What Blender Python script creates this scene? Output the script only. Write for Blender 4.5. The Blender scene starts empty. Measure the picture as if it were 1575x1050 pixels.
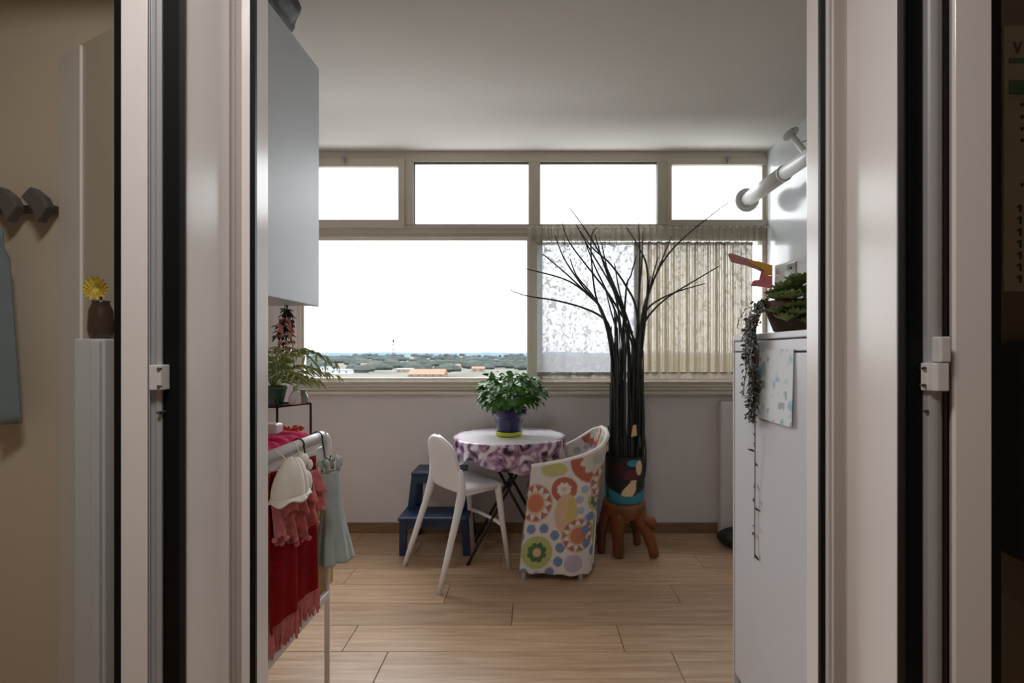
import bpy, math, random
from math import sin, cos, pi, sqrt, atan2
from mathutils import Vector, Matrix, noise as mnoise

random.seed(7)
S = bpy.context.scene
COL = S.collection

# ------------------------------------------------------------------ camera
F = 760.0            # focal length in pixels of the 1575 px wide frame
VX, VY, H = 820.0, 542.0, 1.27
cam = bpy.data.cameras.new('camera')
cam.sensor_width = 36.0
cam.lens = F / 1575.0 * 36.0
cam.shift_x = (787.5 - VX) / 1575.0
cam.shift_y = (VY - 525.0) / 1575.0
cam.clip_start = 0.02
cam.clip_end = 20000
cam_o = bpy.data.objects.new('camera', cam)
cam_o.location = (0, 0, H)
cam_o.rotation_euler = (pi / 2, 0, 0)
COL.objects.link(cam_o)
S.camera = cam_o

# ------------------------------------------------------------------ exposure
S.view_settings.view_transform = 'Standard'
S.view_settings.look = 'None'
S.view_settings.exposure = 1.85
S.view_settings.gamma = 1.0
S.view_settings.use_curve_mapping = False

# ------------------------------------------------------------------ overcast sky
SKY_HORIZON, SKY_ZENITH = 1.12, 3.7
w = bpy.data.worlds.new('overcast')
S.world = w
w.use_nodes = True
nt = w.node_tree
nt.nodes.clear()
wo = nt.nodes.new('ShaderNodeOutputWorld')
bg = nt.nodes.new('ShaderNodeBackground')
tc = nt.nodes.new('ShaderNodeTexCoord')
sx = nt.nodes.new('ShaderNodeSeparateXYZ')
mr = nt.nodes.new('ShaderNodeMapRange')
mr.inputs['From Min'].default_value = 0.0
mr.inputs['From Max'].default_value = 1.0
mr.inputs['To Min'].default_value = SKY_HORIZON
mr.inputs['To Max'].default_value = SKY_ZENITH
nt.links.new(tc.outputs['Generated'], sx.inputs[0])
nt.links.new(sx.outputs['Z'], mr.inputs['Value'])
nt.links.new(mr.outputs['Result'], bg.inputs['Strength'])
bg.inputs['Color'].default_value = (0.95, 0.97, 1.0, 1)
nt.links.new(bg.outputs[0], wo.inputs[0])

# light portal in the window opening (guides sampling only)
pl = bpy.data.lights.new('window_portal', 'AREA')
pl.shape = 'RECTANGLE'
pl.size = 3.3
pl.size_y = 1.65
pl.cycles.is_portal = True
po = bpy.data.objects.new('window_portal', pl)
po.location = (-0.02, 3.56, 1.86)
po.rotation_euler = (-pi / 2, 0, 0)
COL.objects.link(po)

# unseen kitchen fill lamp, added to light the door frame and reveals
FILL_POWER = 4.4
FILL_POS = (-0.30, 0.15, 2.50)


# ------------------------------------------------------------------ helpers
def X(px, y): return (px - VX) * y / F
def Z(py, y): return H - (py - VY) * y / F


class MB:
    """collects primitives into one mesh"""
    def __init__(s):
        s.v, s.f, s.c = [], [], []

    def add(s, vs, fs):
        b = len(s.v)
        s.v += [tuple(p) for p in vs]
        s.f += [tuple(i + b for i in q) for q in fs]
        return s

    def box(s, x0, x1, y0, y1, z0, z1):
        vs = [(x, y, z) for z in (z0, z1) for y in (y0, y1) for x in (x0, x1)]
        return s.add(vs, [(0, 2, 3, 1), (4, 5, 7, 6), (0, 1, 5, 4), (2, 6, 7, 3), (0, 4, 6, 2), (1, 3, 7, 5)])

    def prism(s, pts, z0, z1):
        n = len(pts)
        a = sum(pts[i][0] * pts[(i + 1) % n][1] - pts[(i + 1) % n][0] * pts[i][1] for i in range(n))
        if a < 0:
            pts = pts[::-1]
        vs = [(p[0], p[1], z0) for p in pts] + [(p[0], p[1], z1) for p in pts]
        fs = [tuple(range(n - 1, -1, -1)), tuple(range(n, 2 * n))]
        fs += [(i, (i + 1) % n, n + (i + 1) % n, n + i) for i in range(n)]
        return s.add(vs, fs)

    def slab(s, pts, d):
        """closed outline pts (3D, planar) extruded by vector d"""
        n = len(pts)
        d = Vector(d)
        vs = [tuple(p) for p in pts] + [tuple(Vector(p) + d) for p in pts]
        fs = [tuple(range(n)), tuple(range(2 * n - 1, n - 1, -1))]
        fs += [(i, n + i, n + (i + 1) % n, (i + 1) % n) for i in range(n)]
        return s.add(vs, fs)

    def tube(s, pts, r, n=8, cap=True):
        pts = [Vector(p) for p in pts]
        m = len(pts)
        rs = r if isinstance(r, (list, tuple)) else [r] * m
        base = len(s.v)
        t0 = (pts[1] - pts[0]).normalized()
        ref = Vector((0, 0, 1)) if abs(t0.z) < 0.9 else Vector((1, 0, 0))
        u = t0.cross(ref).normalized()
        for i, p in enumerate(pts):
            if i == 0:
                t = pts[1] - pts[0]
            elif i == m - 1:
                t = pts[-1] - pts[-2]
            else:
                t = (pts[i + 1] - pts[i]).normalized() + (pts[i] - pts[i - 1]).normalized()
            t.normalize()
            u = (u - t * u.dot(t)).normalized()
            v = t.cross(u)
            for k in range(n):
                a = 2 * pi * k / n
                s.v.append(tuple(p + (u * cos(a) + v * sin(a)) * rs[i]))
        for i in range(m - 1):
            for k in range(n):
                a, b = base + i * n + k, base + i * n + (k + 1) % n
                s.f.append((a, b, b + n, a + n))
        if cap:
            s.f.append(tuple(base + k for k in range(n - 1, -1, -1)))
            s.f.append(tuple(base + (m - 1) * n + k for k in range(n)))
        return s

    def lathe(s, prof, c, n=32):
        """prof: list of (r, z); c: centre"""
        base = len(s.v)
        for r, z in prof:
            for k in range(n):
                a = 2 * pi * k / n
                s.v.append((c[0] + r * cos(a), c[1] + r * sin(a), c[2] + z))
        for i in range(len(prof) - 1):
            for k in range(n):
                a, b = base + i * n + k, base + i * n + (k + 1) % n
                s.f.append((a, b, b + n, a + n))
        s.f.append(tuple(base + k for k in range(n - 1, -1, -1)))
        m = base + (len(prof) - 1) * n
        s.f.append(tuple(m + k for k in range(n)))
        return s

    def grid(s, fn, nu, nv):
        base = len(s.v)
        for j in range(nv + 1):
            for i in range(nu + 1):
                s.v.append(tuple(fn(i / nu, j / nv)))
        for j in range(nv):
            for i in range(nu):
                a = base + j * (nu + 1) + i
                s.f.append((a, a + 1, a + nu + 2, a + nu + 1))
        return s

    def ball(s, c, r, n=10, sq=(1, 1, 1)):
        m = max(4, n // 2)
        prof = []
        base = len(s.v)
        s.v.append((c[0], c[1], c[2] - r * sq[2]))
        for i in range(1, m):
            t = pi * i / m
            for k in range(n):
                a = 2 * pi * k / n
                s.v.append((c[0] + r * sq[0] * sin(t) * cos(a), c[1] + r * sq[1] * sin(t) * sin(a), c[2] - r * sq[2] * cos(t)))
        s.v.append((c[0], c[1], c[2] + r * sq[2]))
        top = len(s.v) - 1
        for k in range(n):
            s.f.append((base, base + 1 + (k + 1) % n, base + 1 + k))
            s.f.append((top, base + 1 + (m - 2) * n + k, base + 1 + (m - 2) * n + (k + 1) % n))
        for i in range(m - 2):
            for k in range(n):
                a, b = base + 1 + i * n + k, base + 1 + i * n + (k + 1) % n
                s.f.append((a, b, b + n, a + n))
        return s

    def leaf(s, p, d, nrm, L, W, bend=0.25):
        p, d, nrm = Vector(p), Vector(d).normalized(), Vector(nrm)
        sd = d.cross(nrm)
        if sd.length < 1e-4:
            sd = d.cross(Vector((1, 0.3, 0)))
        sd.normalize()
        up = sd.cross(d)
        def q(t, wd, h): return p + d * L * t + sd * W * wd + up * L * h
        vs = [q(0, 0, 0), q(.3, .42, .05 + .05), q(.3, 0, .0), q(.3, -.42, .10), q(.7, .36, .02 - bend * .3), q(.7, 0, -.06 - bend * .3),
              q(.7, -.36, .02 - bend * .3), q(1, 0, -bend)]
        return s.add(vs, [(0, 2, 1), (0, 3, 2), (1, 2, 5, 4), (2, 3, 6, 5), (4, 5, 7), (5, 6, 7)])


def finish(o, bevel=0, smooth=False, seg=2, solid=0, sub=0):
    if sub:
        m = o.modifiers.new('subsurf', 'SUBSURF')
        m.levels = m.render_levels = sub
    if solid:
        m = o.modifiers.new('solid', 'SOLIDIFY')
        m.thickness = solid
        m.offset = 0
    if bevel:
        m = o.modifiers.new('bevel', 'BEVEL')
        m.width = bevel
        m.segments = seg
        m.limit_method = 'ANGLE'
        m.angle_limit = 0.6
    if smooth:
        for p in o.data.polygons:
            p.use_smooth = True


def wloc(o):
    v = Vector((0, 0, 0))
    while o is not None:
        v += o.location
        o = o.parent
    return v


def obj(name, mb, mat, parent=None, loc=None, bevel=0, smooth=False, solid=0, sub=0, label=None, kind=None, colors=None, seg=2):
    """link mb (world coordinates) as one mesh object"""
    org = Vector(loc) if loc is not None else (wloc(parent) if parent else Vector((0, 0, 0)))
    me = bpy.data.meshes.new(name)
    me.from_pydata([tuple(Vector(p) - org) for p in mb.v], [], mb.f)
    me.materials.append(mat)
    o = bpy.data.objects.new(name, me)
    COL.objects.link(o)
    if parent:
        o.parent = parent
        o.location = org - wloc(parent)
    else:
        o.location = org
    if colors:
        ca = me.color_attributes.new('print', 'FLOAT_COLOR', 'POINT')
        for i, c in enumerate(colors):
            ca.data[i].color = (c[0], c[1], c[2], 1)
    finish(o, bevel, smooth, seg, solid, sub)
    if label:
        o['label'] = label
    if kind:
        o['kind'] = kind
    return o


def tag(o, label, cat, group=None):
    o['label'] = label
    o['category'] = cat
    if group:
        o['group'] = group
    return o


def thing(name, label, cat, loc, group=None):
    o = bpy.data.objects.new(name, None)
    o.empty_display_size = 0.05
    o.location = loc
    COL.objects.link(o)
    return tag(o, label, cat, group)


def sroot(name, loc=(0, 0, 0)):
    o = bpy.data.objects.new(name, None)
    o.empty_display_size = 0.05
    o.location = loc
    o['kind'] = 'structure'
    COL.objects.link(o)
    return o


def srgb(r, g, b):
    def f(c):
        c /= 255.0
        return c / 12.92 if c <= 0.04045 else ((c + 0.055) / 1.055) ** 2.4
    return (f(r), f(g), f(b), 1)


def mat(name, col, rough=0.5, metal=0.0, var=0.06, scale=8.0, bump=0.0, bscale=60.0, spec=0.5, coat=0.0, sheen=0.0, stretch=None):
    """principled material with procedural colour variation and fine relief"""
    m = bpy.data.materials.new(name)
    m.use_nodes = True
    n = m.node_tree
    p = n.nodes['Principled BSDF']
    p.inputs['Roughness'].default_value = rough
    p.inputs['Metallic'].default_value = metal
    p.inputs['Specular IOR Level'].default_value = spec
    p.inputs['Coat Weight'].default_value = coat
    p.inputs['Sheen Weight'].default_value = sheen
    t = n.nodes.new('ShaderNodeTexCoord')
    mp = n.nodes.new('ShaderNodeMapping')
    if stretch:
        mp.inputs['Scale'].default_value = stretch
    n.links.new(t.outputs['Object'], mp.inputs['Vector'])
    nz = n.nodes.new('ShaderNodeTexNoise')
    nz.inputs['Scale'].default_value = scale
    nz.inputs['Detail'].default_value = 4
    n.links.new(mp.outputs[0], nz.inputs['Vector'])
    rp = n.nodes.new('ShaderNodeValToRGB')
    c = col
    rp.color_ramp.elements[0].position = 0.3
    rp.color_ramp.elements[1].position = 0.7
    rp.color_ramp.elements[0].color = (c[0] * (1 - var), c[1] * (1 - var), c[2] * (1 - var), 1)
    rp.color_ramp.elements[1].color = (min(1, c[0] * (1 + var)), min(1, c[1] * (1 + var)), min(1, c[2] * (1 + var)), 1)
    n.links.new(nz.outputs['Fac'], rp.inputs['Fac'])
    n.links.new(rp.outputs['Color'], p.inputs['Base Color'])
    if bump:
        n2 = n.nodes.new('ShaderNodeTexNoise')
        n2.inputs['Scale'].default_value = bscale
        n2.inputs['Detail'].default_value = 3
        n.links.new(mp.outputs[0], n2.inputs['Vector'])
        b = n.nodes.new('ShaderNodeBump')
        b.inputs['Strength'].default_value = bump
        b.inputs['Distance'].default_value = 0.004
        n.links.new(n2.outputs['Fac'], b.inputs['Height'])
        n.links.new(b.outputs[0], p.inputs['Normal'])
    return m


def mat_glass(name, fac=0.07, tint=(0.97, 0.98, 0.98), rough=0.0):
    m = bpy.data.materials.new(name)
    m.use_nodes = True
    n = m.node_tree
    n.nodes.clear()
    o = n.nodes.new('ShaderNodeOutputMaterial')
    mx = n.nodes.new('ShaderNodeMixShader')
    tr = n.nodes.new('ShaderNodeBsdfTransparent')
    gl = n.nodes.new('ShaderNodeBsdfGlossy')
    tr.inputs['Color'].default_value = (*tint, 1)
    gl.inputs['Roughness'].default_value = rough
    fr = n.nodes.new('ShaderNodeLayerWeight')
    fr.inputs['Blend'].default_value = 0.5
    pw = n.nodes.new('ShaderNodeMath')
    pw.operation = 'POWER'
    pw.inputs[1].default_value = 5.0
    mt = n.nodes.new('ShaderNodeMath')
    mt.operation = 'MULTIPLY_ADD'
    mt.use_clamp = True
    mt.inputs[1].default_value = 0.9
    mt.inputs[2].default_value = fac
    n.links.new(fr.outputs['Facing'], pw.inputs[0])
    n.links.new(pw.outputs[0], mt.inputs[0])
    n.links.new(mt.outputs[0], mx.inputs['Fac'])
    n.links.new(tr.outputs[0], mx.inputs[1])
    n.links.new(gl.outputs[0], mx.inputs[2])
    n.links.new(mx.outputs[0], o.inputs[0])
    return m


def mat_print(name, rough=0.8):
    m = mat(name, (0.8, 0.8, 0.8, 1), rough, bump=0.25, bscale=300)
    n = m.node_tree
    p = n.nodes['Principled BSDF']
    a = n.nodes.new('ShaderNodeAttribute')
    a.attribute_name = 'print'
    n.links.new(a.outputs['Color'], p.inputs['Base Color'])
    return m


def mat_wood_plank():
    m = bpy.data.materials.new('oak_look_tile')
    m.use_nodes = True
    n = m.node_tree
    p = n.nodes['Principled BSDF']
    t = n.nodes.new('ShaderNodeTexCoord')
    oi = n.nodes.new('ShaderNodeObjectInfo')
    mp = n.nodes.new('ShaderNodeMapping')
    mp.inputs['Scale'].default_value = (1.0, 18, 3)
    ad = n.nodes.new('ShaderNodeVectorMath')
    ad.operation = 'ADD'
    mu = n.nodes.new('ShaderNodeMath')
    mu.operation = 'MULTIPLY'
    mu.inputs[1].default_value = 37.0
    n.links.new(oi.outputs['Random'], mu.inputs[0])
    n.links.new(t.outputs['Object'], mp.inputs['Vector'])
    n.links.new(mp.outputs[0], ad.inputs[0])
    n.links.new(mu.outputs[0], ad.inputs[1])
    nz = n.nodes.new('ShaderNodeTexNoise')
    nz.inputs['Scale'].default_value = 2.6
    nz.inputs['Detail'].default_value = 7
    nz.inputs['Roughness'].default_value = 0.62
    nz.inputs['Distortion'].default_value = 0.6
    n.links.new(ad.outputs[0], nz.inputs['Vector'])
    rp = n.nodes.new('ShaderNodeValToRGB')
    e = rp.color_ramp.elements
    e[0].position, e[1].position = 0.28, 0.74
    e[0].color = srgb(158, 126, 97)
    e[1].color = srgb(206, 177, 149)
    e2 = rp.color_ramp.elements.new(0.5)
    e2.color = srgb(184, 152, 122)
    n.links.new(nz.outputs['Fac'], rp.inputs['Fac'])
    hs = n.nodes.new('ShaderNodeHueSaturation')
    mr_ = n.nodes.new('ShaderNodeMapRange')
    mr_.inputs['To Min'].default_value = 0.9
    mr_.inputs['To Max'].default_value = 1.1
    n.links.new(oi.outputs['Random'], mr_.inputs['Value'])
    n.links.new(mr_.outputs[0], hs.inputs['Value'])
    n.links.new(rp.outputs['Color'], hs.inputs['Color'])
    n.links.new(hs.outputs['Color'], p.inputs['Base Color'])
    p.inputs['Roughness'].default_value = 0.34
    b = n.nodes.new('ShaderNodeBump')
    b.inputs['Strength'].default_value = 0.12
    b.inputs['Distance'].default_value = 0.002
    n.links.new(nz.outputs['Fac'], b.inputs['Height'])
    n.links.new(b.outputs[0], p.inputs['Normal'])
    return m


def mat_sheer(name, cover, colr, lace=False):
    m = bpy.data.materials.new(name)
    m.use_nodes = True
    n = m.node_tree
    n.nodes.clear()
    o = n.nodes.new('ShaderNodeOutputMaterial')
    mx = n.nodes.new('ShaderNodeMixShader')
    tr = n.nodes.new('ShaderNodeBsdfTransparent')
    m2 = n.nodes.new('ShaderNodeMixShader')
    df = n.nodes.new('ShaderNodeBsdfDiffuse')
    tl = n.nodes.new('ShaderNodeBsdfTranslucent')
    df.inputs['Color'].default_value = colr
    tl.inputs['Color'].default_value = colr
    m2.inputs['Fac'].default_value = 0.55
    n.links.new(df.outputs[0], m2.inputs[1])
    n.links.new(tl.outputs[0], m2.inputs[2])
    t = n.nodes.new('ShaderNodeTexCoord')
    vz = n.nodes.new('ShaderNodeTexVoronoi')
    vz.inputs['Scale'].default_value = 26
    nz = n.nodes.new('ShaderNodeTexNoise')
    nz.inputs['Scale'].default_value = 30
    nz.inputs['Detail'].default_value = 4
    nz.inputs['Distortion'].default_value = 1.5
    n.links.new(t.outputs['Object'], vz.inputs['Vector'])
    n.links.new(t.outputs['Object'], nz.inputs['Vector'])
    rp = n.nodes.new('ShaderNodeValToRGB')
    e = rp.color_ramp.elements
    e[0].position, e[1].position = 0.5, 0.62
    lo, hi = cover, min(1, cover + (0.16 if lace else 0.08))
    e[0].color = (lo, lo, lo, 1)
    e[1].color = (hi, hi, hi, 1)
    n.links.new(nz.outputs['Fac'], rp.inputs['Fac'])
    lw = n.nodes.new('ShaderNodeLayerWeight')
    lw.inputs['Blend'].default_value = 0.5
    ma = n.nodes.new('ShaderNodeMath')
    ma.operation = 'MULTIPLY_ADD'
    ma.use_clamp = True
    ma.inputs[1].default_value = 0.30
    n.links.new(lw.outputs['Facing'], ma.inputs[0])
    n.links.new(rp.outputs['Color'], ma.inputs[2])
    n.links.new(ma.outputs[0], mx.inputs['Fac'])
    n.links.new(tr.outputs[0], mx.inputs[1])
    n.links.new(m2.outputs[0], mx.inputs[2])
    n.links.new(mx.outputs[0], o.inputs[0])
    return m


M = {}
M['ceiling'] = mat('ceiling_paint', srgb(213, 209, 204), 0.9, var=0.02, scale=2.5, bump=0.15, bscale=25)
M['wall'] = mat('white_wall_paint', srgb(214, 207, 204), 0.85, var=0.02, scale=3, bump=0.12, bscale=40)
M['gloss_wall'] = mat('glossy_white_wall', srgb(218, 224, 228), 0.16, var=0.02, scale=2, spec=0.7)
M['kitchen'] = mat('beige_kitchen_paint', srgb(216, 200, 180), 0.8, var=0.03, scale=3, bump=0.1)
M['kitchen_shade'] = mat('shaded_kitchen_paint', srgb(116, 100, 82), 0.8, var=0.04, scale=3, bump=0.1)  # kitchen paint with the shade of the right side put into it
M['pvc'] = mat('white_door_lacquer', srgb(244, 239, 237), 0.2, var=0.012, scale=3, spec=0.6)
M['frame_shade'] = mat('shaded_frame_lacquer', srgb(186, 176, 170), 0.4, var=0.015, scale=3)  # door lacquer with the shade of the recessed face put into its colour
M['alu'] = mat('satin_grey_profile', srgb(178, 178, 180), 0.32, var=0.02, scale=4, metal=0.15)
M['winframe'] = mat('window_lacquer', srgb(205, 196, 180), 0.4, var=0.03, scale=5)
M['rubber'] = mat('black_rubber', srgb(9, 9, 11), 0.55, var=0.1, scale=30, spec=0.25)
M['rubber2'] = mat('dark_grey_rubber', srgb(36, 35, 35), 0.5, var=0.06, scale=30, spec=0.3)
M['steel'] = mat('brushed_steel', srgb(150, 152, 155), 0.3, metal=0.9, var=0.05, scale=40)
M['glass'] = mat_glass('window_glass', 0.03)
M['doorglass'] = mat_glass('door_glass', 0.05, (0.98, 0.99, 0.985))
M['plank'] = mat_wood_plank()
M['grout'] = mat('grout', srgb(110, 92, 76), 0.9)
M['skirt'] = mat('skirting_tile', srgb(128, 98, 70), 0.5, var=0.15, scale=6, stretch=(1, 8, 8))
M['white_metal'] = mat('white_enamel', srgb(225, 223, 222), 0.35, var=0.02)
M['white_plastic'] = mat('white_plastic', srgb(228, 226, 226), 0.32, var=0.015, scale=5)
M['cab_white'] = mat('cabinet_lacquer', srgb(216, 217, 222), 0.3, var=0.012, scale=3)
M['cab_gloss'] = mat('wall_cabinet_lacquer', srgb(204, 210, 216), 0.42, var=0.012, scale=3)
M['blue_wood'] = mat('navy_painted_wood', srgb(26, 50, 80), 0.42, var=0.1, scale=12)
M['black_metal'] = mat('dark_metal', srgb(44, 38, 40), 0.45, metal=0.4, var=0.1)
M['black_plastic'] = mat('black_bag_plastic', srgb(34, 34, 42), 0.35, var=0.3, scale=20, bump=0.9, bscale=18)
M['blue_glaze'] = mat('cobalt_glaze', srgb(9, 11, 70), 0.25, var=0.12, coat=0.1)
M['lime'] = mat('lime_glaze', srgb(178, 188, 40), 0.35, var=0.06)
M['soil'] = mat('potting_soil', srgb(48, 36, 26), 0.95, var=0.3, scale=60, bump=0.8)
M['basil'] = mat('basil_leaf', srgb(60, 112, 26), 0.42, var=0.35, scale=14)
M['stem'] = mat('green_stem', srgb(80, 110, 45), 0.6)
M['reed'] = mat('dark_reed', srgb(40, 44, 38), 0.5, var=0.25, scale=30)
M['stoolwood'] = mat('burl_wood', srgb(112, 62, 30), 0.4, var=0.45, scale=9, bump=0.4, bscale=20, stretch=(1, 1, 0.3))
M['terracotta'] = mat('brown_clay', srgb(84, 58, 47), 0.65, var=0.15, scale=10)
M['succulent'] = mat('succulent_leaf', srgb(122, 142, 84), 0.5, var=0.3, scale=20)
M['vine'] = mat('trailing_leaf', srgb(56, 58, 42), 0.5, var=0.4, scale=40)
M['vine_stem'] = mat('vine_stem', srgb(110, 84, 76), 0.6)
M['pink'] = mat('magenta_cloth', srgb(192, 20, 80), 0.9, var=0.15, scale=18, spec=0.2)
M['red'] = mat('red_knit', srgb(140, 12, 22), 0.95, var=0.2, scale=60, bump=0.8, bscale=220, spec=0.2)
M['pinkfringe'] = mat('pink_lace', srgb(196, 112, 112), 0.9, var=0.25, scale=40, bump=0.6, bscale=120)
M['greydress'] = mat('grey_blue_cotton', srgb(168, 180, 176), 0.9, var=0.1, scale=14, bump=0.3, bscale=200)
M['cream'] = mat('off_white_cotton', srgb(226, 218, 206), 0.9, var=0.06, scale=12, bump=0.2, bscale=150)
M['tan'] = mat('tan_board', srgb(200, 158, 106), 0.65, var=0.1, scale=6, stretch=(1, 1, 6))
M['teal'] = mat('teal_pot', srgb(60, 110, 95), 0.4, var=0.08)
M['palm'] = mat('palm_leaf', srgb(150, 168, 96), 0.5, var=0.35, scale=12)
M['darkleaf'] = mat('dark_hanging_leaf', srgb(48, 56, 44), 0.6, var=0.4, scale=30)
M['flower'] = mat('pink_petal', srgb(224, 160, 150), 0.7, var=0.2, scale=30)
M['redpepper'] = mat('dried_red_pepper', srgb(196, 62, 44), 0.4, var=0.3, scale=30)
M['yellow'] = mat('yellow_petal', srgb(214, 184, 60), 0.6, var=0.2, scale=20)
M['grey_white'] = mat('flue_enamel', srgb(226, 226, 224), 0.35, var=0.02)
M['flange'] = mat('grey_flange', srgb(205, 205, 200), 0.5, var=0.03)
M['paper'] = mat('white_paper', srgb(232, 232, 230), 0.8, var=0.03)
M['print'] = mat_print('printed_cotton')
M['printpot'] = mat_print('printed_tin', 0.35)
M['printpaper'] = mat_print('printed_paper', 0.5)
M['doormat'] = mat('dark_green_rubber', srgb(22, 30, 26), 0.6, var=0.2)
M['cloud_blue'] = mat('blue_grey_cloth', srgb(120, 134, 140), 0.9, var=0.1, bump=0.3)
M['green_ink'] = mat('green_ink', srgb(36, 96, 52), 0.7)
M['dark_ink'] = mat('dark_ink', srgb(30, 30, 30), 0.7)
M['mast'] = mat('galvanised_far', srgb(66, 68, 70), .9, spec=0)
M['concrete'] = mat('painted_concrete', srgb(196, 200, 206), 0.85, var=0.04, scale=4)

# =================================================================== SETTING
WY = 3.45            # front face of the window frame
BY = 3.485           # room face of the back wall
CZ = 2.673           # balcony ceiling
LX, RX = -1.90, 1.63

# ---- floor: base slab + tile planks
fl = MB().box(-2.3, 2.3, -2.6, 3.62, -0.22, -0.014)
floor = obj('floor', fl, M['grout'], kind='structure')
rows = []
y = 2.10 + 0.2033 * 7
YB = [2.1 + 0.2033 * k for k in range(-5, 8)]
joint = {-1: -0.622, 0: -0.82, 1: -1.31, 2: -0.46, 3: -1.05, 4: -0.2, 5: -0.75, 6: -1.2, -2: -1.2, -3: -0.3, -4: -0.9, -5: -0.55}
for k in range(-5, 7):
    y0, y1 = 2.1 + 0.2033 * k, 2.1 + 0.2033 * (k + 1)
    y1 = min(y1, BY + 0.02)
    x = joint[k] - 2.4
    while x < RX:
        a, b = max(x, LX - 0.02), min(x + 1.203, RX + 0.02)
        if b - a > 0.03:
            cx, cy = (a + b) / 2, (y0 + y1) / 2
            g = 0.0013
            obj('plank', MB().box(a + g, b - g, y0 + g, y1 - g, -0.014, 0.0), M['plank'], floor, loc=(cx, cy, 0), bevel=0.0012, seg=1)
        x += 1.203
# kitchen side floor tiles (behind and under the camera)
obj('kitchen_tiling', MB().box(-2.2, 2.2, -2.55, 2.1 - 0.2033 * 5 - 0.002, -0.014, 0), M['plank'], floor, loc=(0, -0.7, 0))

# ---- ceilings
obj('ceiling', MB().box(-2.0, 1.75, 0.98, 3.60, CZ, CZ + 0.2).box(-2.3, 2.3, -2.65, 0.98, 2.6, 2.873), M['ceiling'], kind='structure')

# ---- back wall below and beside the window
wb = MB().box(LX - 0.1, RX + 0.1, BY, BY + 0.16, -0.02, Z(603, BY))
wb.box(LX - 0.1, X(455, BY), BY, BY + 0.16, Z(603, BY), CZ)
wb.box(1.66, RX + 0.1, BY, BY + 0.16, Z(603, BY), CZ)
wall_back = obj('wall_back', wb, M['wall'], kind='structure')
obj('baseboard_back', MB().box(LX, X(1103, BY), BY - 0.012, BY, 0, Z(803, BY)), M['skirt'], kind='structure', bevel=0.002)
# small square boxing for pipes in the right corner
obj('trim_1', MB().box(X(1103, BY), RX, BY - 0.07, BY, 0.0, Z(616, BY)), M['wall'], kind='structure', bevel=0.012)

# ---- side walls of the balcony
obj('wall_right', MB().box(RX, RX + 0.12, 1.12, BY + 0.1, 0, CZ), M['gloss_wall'], kind='structure')
wl = MB().box(LX - 0.12, LX, 1.95, BY + 0.1, 0, CZ)
wl.box(LX - 0.12, -1.17, 1.25, 1.95, 0, CZ)
obj('wall_left', wl, M['wall'], kind='structure')

# ---- wall between kitchen and balcony
wf = MB().box(-0.84, -0.74, 1.0, 1.25, 0, CZ)
wf.box(-2.3, -0.84, 1.22, 1.25, 0, CZ)
wf.box(-2.3, -2.0, 0.98, 1.25, 0, CZ)
obj('wall_front_right', MB().box(0.75, 2.3, 1.12, 1.22, 0, CZ), M['kitchen_shade'], kind='structure')  # wall colour carries the shade behind the right glass
wf.box(-0.84, 0.78, 1.0, 1.2, 2.39, CZ)
obj('wall_front', wf, M['kitchen'], kind='structure')
# ---- kitchen shell
obj('wall_kitchen_left', MB().box(-2.3, -2.2, -2.6, 1.0, 0, 2.6), M['kitchen'], kind='structure')
obj('wall_kitchen_right', MB().box(2.2, 2.3, -2.6, 1.2, 0, 2.6), M['kitchen_shade'], kind='structure')
obj('wall_kitchen_back', MB().box(-2.3, 2.3, -2.7, -2.6, 0, 2.6), M['kitchen'], kind='structure')

# =================================================================== WINDOW
win = sroot('window_1', (0, WY, Z(603, WY)))
fx0, fx1 = X(455, WY), X(1192, WY) - 0.0
fx1 = RX
ztop = CZ


def wx(px): return X(px, WY)
def wz(py): return Z(py, WY)


FD = 0.07
of = MB()
of.box(fx0, fx1, WY, WY + FD, wz(248), ztop)                       # head
of.box(fx0, fx1, WY, WY + FD, wz(602), wz(584))                    # bottom
of.box(fx0, fx0 + 0.035, WY, WY + FD, wz(584), wz(248))            # left
of.box(fx1 - 0.03, fx1, WY, WY + FD, wz(584), wz(248))             # right
obj('outer_frame', of, M['winframe'], win, bevel=0.004)
obj('transom', MB().box(fx0 + 0.03, fx1 - 0.03, WY + 0.004, WY + FD, wz(367), wz(345)), M['winframe'], win, bevel=0.003)
tb = MB()
for yy in (349.5, 357.5, 363.5):
    tb.box(fx0 + 0.03, wx(812), WY - 0.005, WY + 0.006, wz(yy + 1.6), wz(yy))
obj('transom_bead', tb, M['winframe'], win, bevel=0.002)
for a, b in ((619, 636), (813, 831), (1011, 1030)):
    obj('mullion', MB().box(wx(a), wx(b), WY, WY + FD, wz(345), wz(248)), M['winframe'], win, bevel=0.003)
obj('mullion', MB().box(wx(812), wx(830), WY, WY + FD, wz(584), wz(366)), M['winframe'], win, bevel=0.003)


def ring(mb, x0, x1, z0, z1, t, y0, y1):
    if isinstance(t, (int, float)):
        t = (t, t, t, t)
    l, r, b, u = t
    mb.box(x0, x1, y0, y1, z1 - u, z1).box(x0, x1, y0, y1, z0, z0 + b)
    mb.box(x0, x0 + l, y0, y1, z0 + b, z1 - u).box(x1 - r, x1, y0, y1, z0 + b, z1 - u)
    return mb


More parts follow.
